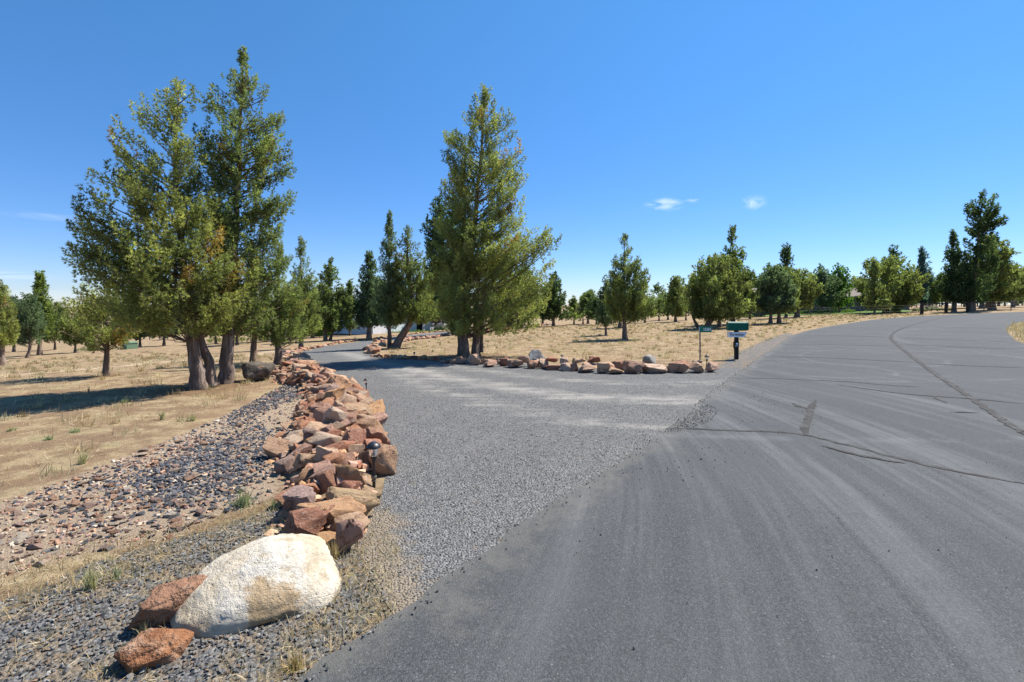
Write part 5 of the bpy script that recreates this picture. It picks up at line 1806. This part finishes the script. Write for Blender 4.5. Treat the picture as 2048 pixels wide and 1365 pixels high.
def blades(q, length, width, tint, lean=.9, z0=0.0, droop=.25):
    """thin bent blades of grass: 3 triangles each"""
    n = len(q)
    a = RNG.uniform(0, 2 * np.pi, n)
    th = np.clip(np.abs(RNG.normal(0, lean, n)), 0, 1.5)
    d = np.column_stack([np.sin(th) * np.cos(a), np.sin(th) * np.sin(a), np.cos(th)])
    s = np.cross(d, RNG.normal(size=(n, 3))); s /= np.linalg.norm(s, axis=1)[:, None] + 1e-9
    b = np.column_stack([q, terrain(q[:, 0], q[:, 1]) + z0]) if q.shape[1] == 2 else q
    L = length[:, None]; W = width[:, None]
    m = b + d * L * .55
    t = b + d * L; t[:, 2] -= length * droop * np.sin(th)
    t[:, 2] = np.maximum(t[:, 2], b[:, 2] + .004)
    V = np.stack([b - s * W, b + s * W, m + s * W * .7, m - s * W * .7, t], 1)
    F = (np.array([[0, 1, 2], [0, 2, 3], [3, 2, 4]])[None] + (np.arange(n) * 5)[:, None, None]).reshape(-1, 3)
    return V.reshape(-1, 3), F, np.repeat(tint, 5, 0)


STRAW = [(.48, .37, .21), (.42, .31, .165), (.54, .44, .28), (.35, .245, .13), (.58, .49, .34), (.3, .21, .115)]
# bleached straw strewn over the verge gravel
q = sample(VERGE, 2600, falloff=lambda r: np.clip((9 - r) / 5, 0, 1))
f1 = fbm(q, 2.2, 8.0)
road_e = edge_dist(rl_fine, q, False)
p_ = np.clip(.3 - f1 * 1.2, .05, 1) + np.exp(-road_e / .12) * .8
q = q[(RNG.random(len(q)) < p_) & ~inside(ROAD, q)]
V1 = blades(q, RNG.uniform(.03, .12, len(q)), RNG.uniform(.0009, .002, len(q)), pick(STRAW, len(q)), 1.25)
# straw between the rubble and around the rocks
q2 = sample(poly([(-150, 1220), (0, 1140), (170, 1090), (330, 1060), (440, 1030), (540, 1000), (560, 1060), (420, 1100), (200, 1180), (0, 1240)]), 1700)
V2 = blades(q2, RNG.uniform(.03, .1, len(q2)), RNG.uniform(.001, .0022, len(q2)), pick(STRAW, len(q2)), 1.2)
q3 = sample(poly([(660, 1110), (720, 1090), (760, 1050), (800, 1100), (800, 1220), (690, 1290), (560, 1300), (660, 1180)]), 1500)
V3 = blades(q3, RNG.uniform(.04, .13, len(q3)), RNG.uniform(.001, .002, len(q3)), pick(STRAW, len(q3)), 1.2)
# dry field, left
FIELD = poly([(-700, 760), (-300, 1150), (0, 985), (130, 945), (330, 865), (480, 800), (545, 765), (560, 730), (560, 712), (300, 705), (-100, 705)])
q4 = sample(FIELD, 420, falloff=lambda r: np.clip((24 - r) / 18, 0, 1) ** 1.3, n_max=300000)
f4 = fbm(q4, .9, 2.0)
q4 = q4[RNG.random(len(q4)) < np.clip(.45 + f4, .08, 1)]
r4 = np.hypot(q4[:, 0], q4[:, 1])
V4 = blades(q4, RNG.uniform(.03, .1, len(q4)), RNG.uniform(.0013, .0026, len(q4)) * (1 + r4 * .06), pick(STRAW, len(q4)), 1.1)
# clumps
cl = sample(FIELD, 1.8, n_max=6000)
cl = cl[np.hypot(cl[:, 0], cl[:, 1]) < 40]
FIELD2 = poly([(770, 714), (900, 716), (1060, 722), (1300, 738), (1440, 735), (1470, 712), (1580, 664), (1740, 640), (1900, 629), (1700, 627), (1500, 640), (1300, 648), (1110, 652), (930, 672), (830, 684), (780, 698)])
cl2 = sample(FIELD2, 1.3, n_max=9000)
clumps = np.vstack([cl, cl2])
kk = RNG.integers(14, 40, len(clumps))
cq = np.repeat(clumps, kk, 0)
cr = np.hypot(cq[:, 0], cq[:, 1])
cq = cq + RNG.normal(0, .045, cq.shape) * np.repeat(RNG.uniform(.6, 2.2, (len(clumps), 1)), kk, 0)
gt = pick(STRAW, len(clumps), .15)
gt[RNG.random(len(clumps)) < .2] = (.34, .3, .18)
gt[RNG.random(len(clumps)) < .12] = (.27, .195, .11)
V5 = blades(cq, RNG.uniform(.05, .17, len(cq)), RNG.uniform(.0014, .003, len(cq)) * (1 + cr * .07), np.repeat(gt, kk, 0) * RNG.uniform(.85, 1.15, (len(cq), 1)), .6)
q6 = sample(FIELD2, 60, n_max=500000)
r6 = np.hypot(q6[:, 0], q6[:, 1])
q6 = q6[RNG.random(len(q6)) < np.clip(14 / r6, .1, 1) ** 1.5]
f6 = fbm(q6, .7, 5.0)
q6 = q6[RNG.random(len(q6)) < np.clip(.5 + f6, .1, 1)]
r6 = np.hypot(q6[:, 0], q6[:, 1])
V6 = blades(q6, RNG.uniform(.05, .13, len(q6)), RNG.uniform(.002, .004, len(q6)) * (1 + r6 * .05), pick(STRAW, len(q6)), 1.0)
# tall dry grass on the island inside the bend
q7 = sample(ISL, 42)
r7 = np.hypot(q7[:, 0], q7[:, 1])
q7 = q7[(r7 < 42)]
V7 = blades(q7, RNG.uniform(.12, .34, len(q7)), RNG.uniform(.006, .011, len(q7)), pick([(.42, .32, .19), (.47, .375, .25), (.36, .26, .15), (.52, .44, .32)], len(q7)), .5)
VV, FF, CC, off = [], [], [], 0
for V, F, C in (V1, V2, V3, V4, V5, V6, V7):
    VV.append(V); FF.append(F + off); CC.append(C); off += len(V)
obj('dry_grass', mk_mesh('dry_grass', np.concatenate(VV), np.concatenate(FF), M_STRAW, np.concatenate(CC)), kind='stuff')


def tuft(label, px, py, w, h, tones, n=90, lean=.45):
    g = at(px, py)
    s = g.y / FPX
    q = RNG.normal(0, w * s * .09, (n, 2)) + np.array([g.x, g.y])
    b = np.column_stack([q - np.array([g.x, g.y]), np.zeros(n)])
    V, F, C = blades(b, RNG.uniform(.55, 1.1, n) * h * s, RNG.uniform(.0015, .003, n) * max(1, g.y / 4), pick(tones, n), lean)
    obj('grass_tuft', mk_mesh('grass_tuft', V, F, M_STRAW, C), None, g, label=label, category='grass tuft', group='grass tufts')


GT = [(.24, .28, .15), (.28, .32, .18), (.2, .23, .12), (.38, .37, .23)]
YT = [(.4, .38, .2), (.33, .32, .17), (.5, .43, .25)]
tuft('bright grey green grass tuft at the edge of the dark slate rubble', 488, 1012, 62, 42, GT, 150, .75)
tuft('small dark green weed just right of the bright tuft by the rocks', 546, 1020, 16, 28, GT, 40, .4)
tuft('wispy olive grass tuft between the rubble and the grey verge gravel', 182, 1178, 42, 50, YT, 110, .35)
tuft('thin green weed right of the wispy olive tuft', 232, 1160, 24, 36, GT, 26, .5)
tuft('yellow green bunch grass standing alone in the dry field', 165, 928, 28, 28, YT, 90, .4)
tuft('pale bunch grass below the shade of the leaning tree', 386, 842, 22, 16, YT, 60, .5)
tuft('small pale bunch grass left of the rubble corner', 325, 840, 16, 20, YT, 50, .3)
tuft('grey sage tuft in the dry field left of the lone bunch grass', 98, 880, 30, 14, GT, 60, .8)
tuft('low flat sage tuft near the left edge of the dry field', 25, 862, 36, 14, YT, 60, .8)
tuft('grey green sage tuft at the end of the leaning tree shadow', 250, 806, 24, 13, GT, 60, .8)
tuft('sage tuft in the middle of the dry field right of two pale tufts', 150, 865, 34, 12, GT, 60, .9)
tuft('dry tuft growing against the little rusty rock', 290, 1270, 40, 34, STRAW, 60, .6)
tuft('dry straw tuft at the tarmac corner near the bottom edge', 590, 1340, 60, 40, [(.45, .33, .16), (.3, .24, .1), (.5, .35, .18)], 110, .8)
tuft('dry straw tuft sprouting between the pink rock and the cream boulder', 668, 1120, 40, 50, STRAW, 70, .5)
print('done building')
